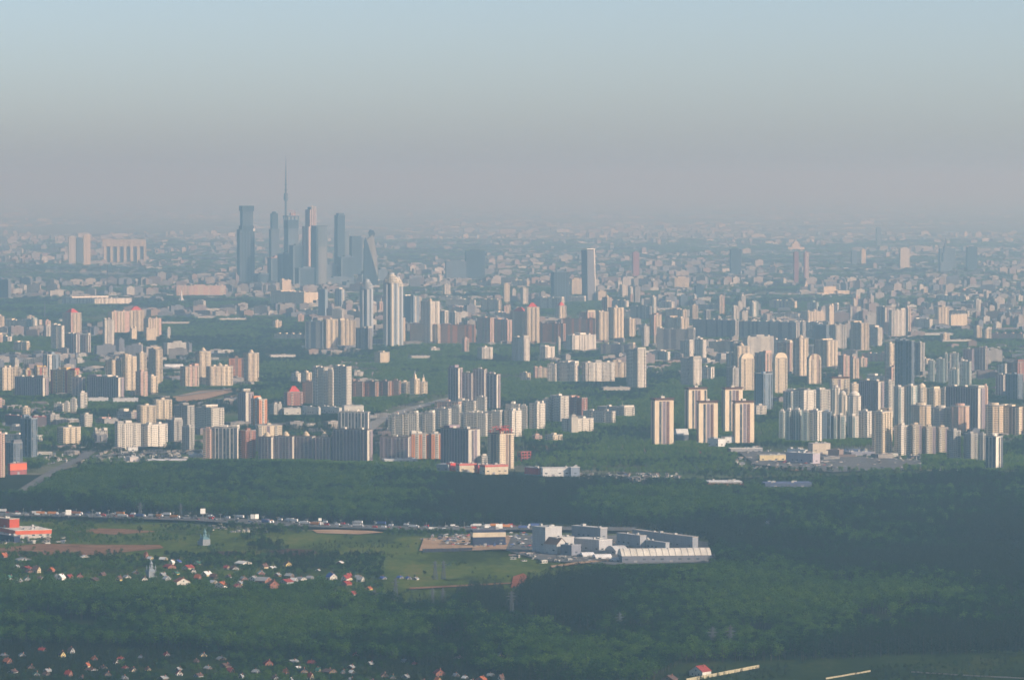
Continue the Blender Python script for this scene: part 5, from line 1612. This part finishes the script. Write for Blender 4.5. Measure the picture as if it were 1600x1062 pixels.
for nm, poly, sp, h0, h1, lab in FORESTS:
    X, Y, px, py = grid(min(p[1] for p in poly), max(p[1] for p in poly), sp)
    k = in_poly(px, py, poly); X, Y, px, py = X[k], Y[k], px[k], py[k]
    s = scale_arr(py)
    relief = smooth_noise(X, Y, 170, 21) * .65 + smooth_noise(X, Y, 55, 22) * .35; gaps = np.minimum(smooth_noise(X, Y * .7, 60, 23), smooth_noise(X, Y * .5, 150, 27) + .16)
    H = h0 - 3 + (h1 - h0 + 7) * relief + RNG.normal(0, 1.8, X.shape)
    H = np.minimum(H, limit_height(px, py, s))
    k = (H > 4.5) & (gaps > .17) & ~near_road(X, Y, ROAD_PTS, 40)
    X, Y, px, py, H = X[k], Y[k], px[k], py[k], H[k]
    dark = np.where((px > 900) & (py > 800) | (py > 985), .12, .05)  # shade low and to the right imitated with more dark trees
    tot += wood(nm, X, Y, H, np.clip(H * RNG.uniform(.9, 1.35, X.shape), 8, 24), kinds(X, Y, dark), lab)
# city greenery, thinner and lower with clearings; far rows use wider crowns
BANDS = [(640, 742, 11, 9, 15, 13), (565, 640, 14, 9, 15, 18), (505, 565, 20, 9, 16, 25), (440, 505, 30, 9, 16, 38), (375, 440, 60, 9, 16, 75)]
bx, by, bh, bw, bk = [], [], [], [], []
for y0, y1, sp, h0, h1, wd in BANDS:
    X, Y, px, py = grid(y0, y1, sp); s = scale_arr(py)
    v = smooth_noise(X, Y, 260, 51) * .6 + smooth_noise(X, Y, 80, 52) * .4
    g = np.zeros(X.shape, bool)
    for a, b, c, d in GREEN: g |= (px > a) & (px < b) & (py > c) & (py < d)
    H = h0 + (h1 - h0) * smooth_noise(X, Y, 60, 53) + RNG.normal(0, 1.2, X.shape)
    H = np.where(g, H * 1.15, H)
    H = np.minimum(H, limit_height(px, py, s))
    k = (H > 3.5) & (g | (v > .44)) & ~((px > 1150) & (px < 1440) & (py > 703) & (py < 738)) & ~((py > 738) & (px < 560)) & ~((px > 272) & (px < 364) & (py > 611) & (py < 632))
    for rd, w in (([(562, 684), (590, 662), (630, 645), (700, 626), (770, 614)], 30), ([(20, 782), (45, 764), (75, 745), (105, 729), (128, 719), (180, 713)], 26), ([(835, 567), (890, 556), (950, 545)], 22), ([(380, 545), (460, 543), (540, 546)], 40)):
        k &= ~near_road(X, Y, rd, w)
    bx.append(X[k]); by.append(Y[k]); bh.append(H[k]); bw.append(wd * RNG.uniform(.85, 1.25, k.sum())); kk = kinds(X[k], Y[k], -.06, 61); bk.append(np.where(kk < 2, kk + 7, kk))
tot += wood('city_trees', *(np.concatenate(q) for q in (bx, by, bh, bw, bk)), 'street trees and park woods spread between all the estates')
# shrubs and garden trees of meadow and villages
def gardens(nm, x0, x1, y0, y1, sp, thr, h0, h1, lab, seed, sc=70, sc2=22):
    X, Y, px, py = grid(y0, y1, sp, x0, x1); s = scale_arr(py)
    v = smooth_noise(X, Y * .6, sc, seed) * .6 + smooth_noise(X, Y, sc2, seed + 1) * .4
    v = v - .35 * np.clip(1 - np.minimum(np.minimum(px - x0, x1 - px) / 60, np.minimum(py - y0, y1 - py) / 9), 0, 1) * (x0 > 0)
    H = h0 + (h1 - h0) * RNG.random(X.shape); H = np.minimum(H, limit_height(px, py, s))
    k = (H > 1.8) & (v > thr) & ~near_road(X, Y, ROAD_PTS, 42)
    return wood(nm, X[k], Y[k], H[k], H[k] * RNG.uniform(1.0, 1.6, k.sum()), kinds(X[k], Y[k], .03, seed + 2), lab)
tot += gardens('village_trees', -60, 600, 868, 920, 7, .38, 4, 10, 'orchard and garden trees between the meadow village houses', 71)
tot += gardens('grove', 260, 470, 826, 868, 8, .47, 7, 14, 'round topped grove behind the meadow village', 75)
tot += gardens('nearest_village_trees', -60, 1000, 1008, 1090, 6.5, .30, 5, 11, 'garden trees between the nearest houses', 79)
tot += gardens('meadow_shrubs', 400, 1060, 842, 950, 9, .66, 2, 6, 'scattered shrubs on the rough meadow', 83)
tot += gardens('left_shrubs', -60, 420, 818, 870, 9, .60, 3, 9, 'shrubs on the left meadow', 87)
tot += gardens('clearing_shrubs', 1020, 1640, 1018, 1085, 7, .46, 1.5, 6, 'low scrub on the corner clearing', 91)
tot += gardens('roadside_shrubs', 1050, 1640, 738, 775, 11, .42, 5, 11, 'bushes and young trees beyond the forest', 95)
X, Y, px, py = grid(812, 842, 8, -60, 730)
v = smooth_noise(X, Y * .7, 55, 101); H = 4 + 6 * RNG.random(X.shape)
k = ~near_road(X, Y, ROAD_PTS, 34) & near_road(X, Y, ROAD_PTS, 95) & (Y < np.interp(px, [q[0] for q in ROAD_PTS], [ground(*q)[1] for q in ROAD_PTS])) & (v > .42) & ((px < 480) | (px > 600))
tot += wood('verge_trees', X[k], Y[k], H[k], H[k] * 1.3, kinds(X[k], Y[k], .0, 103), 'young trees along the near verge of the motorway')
# single trees one can point at
LONE = [(664, 903, 15, 4, 'round dark tree standing alone on the meadow'), (648, 905, 9, 3, 'small tree just left of the round meadow tree'), (676, 906, 8, 4, 'low bush tree right of the round meadow tree'), (745, 905, 7, 2, 'light small tree on the flowering strip'),
        (585, 874, 14, 4, 'wide dark bush in the middle meadow'), (566, 873, 10, 3, 'bush left of the wide dark one'), (612, 874, 9, 4, 'small bush right of the wide dark one'), (540, 843, 10, 2, 'light green bush under the motorway verge'), (549, 845, 9, 2, 'second light bush under the motorway verge'),
        (105, 872, 16, 3, 'tall round tree left of the white roofed house'), (125, 874, 16, 4, 'tall round tree above the white roofed house'), (40, 872, 15, 4, 'dark tree behind the long grey roof'), (190, 868, 14, 2, 'paler tree at the meadow edge'), (219, 838, 20, 4, 'tall narrow tree under the pylon'),
        (115, 828, 17, 3, 'broad tree below the leftmost billboard'), (60, 820, 15, 4, 'broad tree behind the red store'), (757, 866, 10, 4, 'tree at the end of the site fence'), (660, 868, 8, 4, 'bush at the corner of the site fence'), (840, 884, 10, 3, 'bush below the works parking'),
        (870, 890, 8, 4, 'dark bush on the works track'), (828, 902, 10, 4, 'dark bush beside the red earth heap'), (795, 868, 9, 2, 'bush between the store yard and works'), (832, 960, 24, 0, 'slender pale birch at the dark wood edge'), (875, 962, 22, 1, 'second pale birch at the dark wood edge'),
        (1330, 1030, 16, 0, 'pale tree above the corner clearing'), (1280, 1030, 17, 2, 'rounded tree above the corner clearing')]
for px, py, hp, k, lab in LONE:
    s = scale_at(py); H = hp / s; r = thing('tree', (*ground(px, py), .2), random.uniform(0, 6), lab, 'tree', 'single trees')
    mb = tree_mesh(int(px) + 5, KINDS[k][0]); W = H * (1.5 if 'wide' in lab or 'broad' in lab or 'bush' in lab else 1.1)
    mb.v = [(x * W, y * W, z * H) for x, y, z in mb.v]
    for nm, mi, mat in (('crown', 0, LEAF[KINDS[k][1]]), ('trunk', 1, BARK)):
        m2 = MB(); fs = [f for f, m_ in zip(mb.f, mb.m) if m_ == mi]; used = sorted({i for f in fs for i in f}); ix = {u: i for i, u in enumerate(used)}
        m2.v = [mb.v[u] for u in used]; m2.f = [tuple(ix[i] for i in f) for f in fs]; m2.m = [0] * len(fs)
        m2.build(nm, mat, r)
print('trees', tot, 'objects', len(bpy.data.objects), round(time.time() - T0, 1))
# ------------------------------------------------------------------ the air
HAZE_D = 6.8e-5
def make_haze():
    m = bpy.data.materials.new('haze')
    m.use_nodes = True
    nt = m.node_tree
    nt.nodes.clear()
    out = nt.nodes.new('ShaderNodeOutputMaterial')
    v = nt.nodes.new('ShaderNodeVolumePrincipled')
    v.inputs['Color'].default_value = (0.48, 0.77, 1.0, 1)
    v.inputs['Density'].default_value = HAZE_D
    v.inputs['Anisotropy'].default_value = 0.42
    v.inputs['Absorption Color'].default_value = (1, 1, 1, 1)
    v.inputs['Density Attribute'].default_value = ''
    v.inputs['Temperature Attribute'].default_value = ''
    v.inputs['Color Attribute'].default_value = ''
    nt.links.new(v.outputs[0], out.inputs['Volume'])
    m.cycles.homogeneous_volume = True
    X, Y0, Y1, Z0, Z1 = 210000, -30000, 255000, -3, 640
    vs = [(x, y, z) for z in (Z0, Z1) for x, y in ((-X, Y0), (X, Y0), (X, Y1), (-X, Y1))]
    fs = [(3, 2, 1, 0), (4, 5, 6, 7), (0, 1, 5, 4), (1, 2, 6, 5), (2, 3, 7, 6), (3, 0, 4, 7)]
    me = bpy.data.meshes.new('haze')
    me.from_pydata(vs, [], fs)
    me.materials.append(m)
    o = bpy.data.objects.new('haze', me)
    COL.objects.link(o)
    o['kind'] = 'stuff'
    o['label'] = 'pale blue summer haze lying over the whole city'
make_haze()
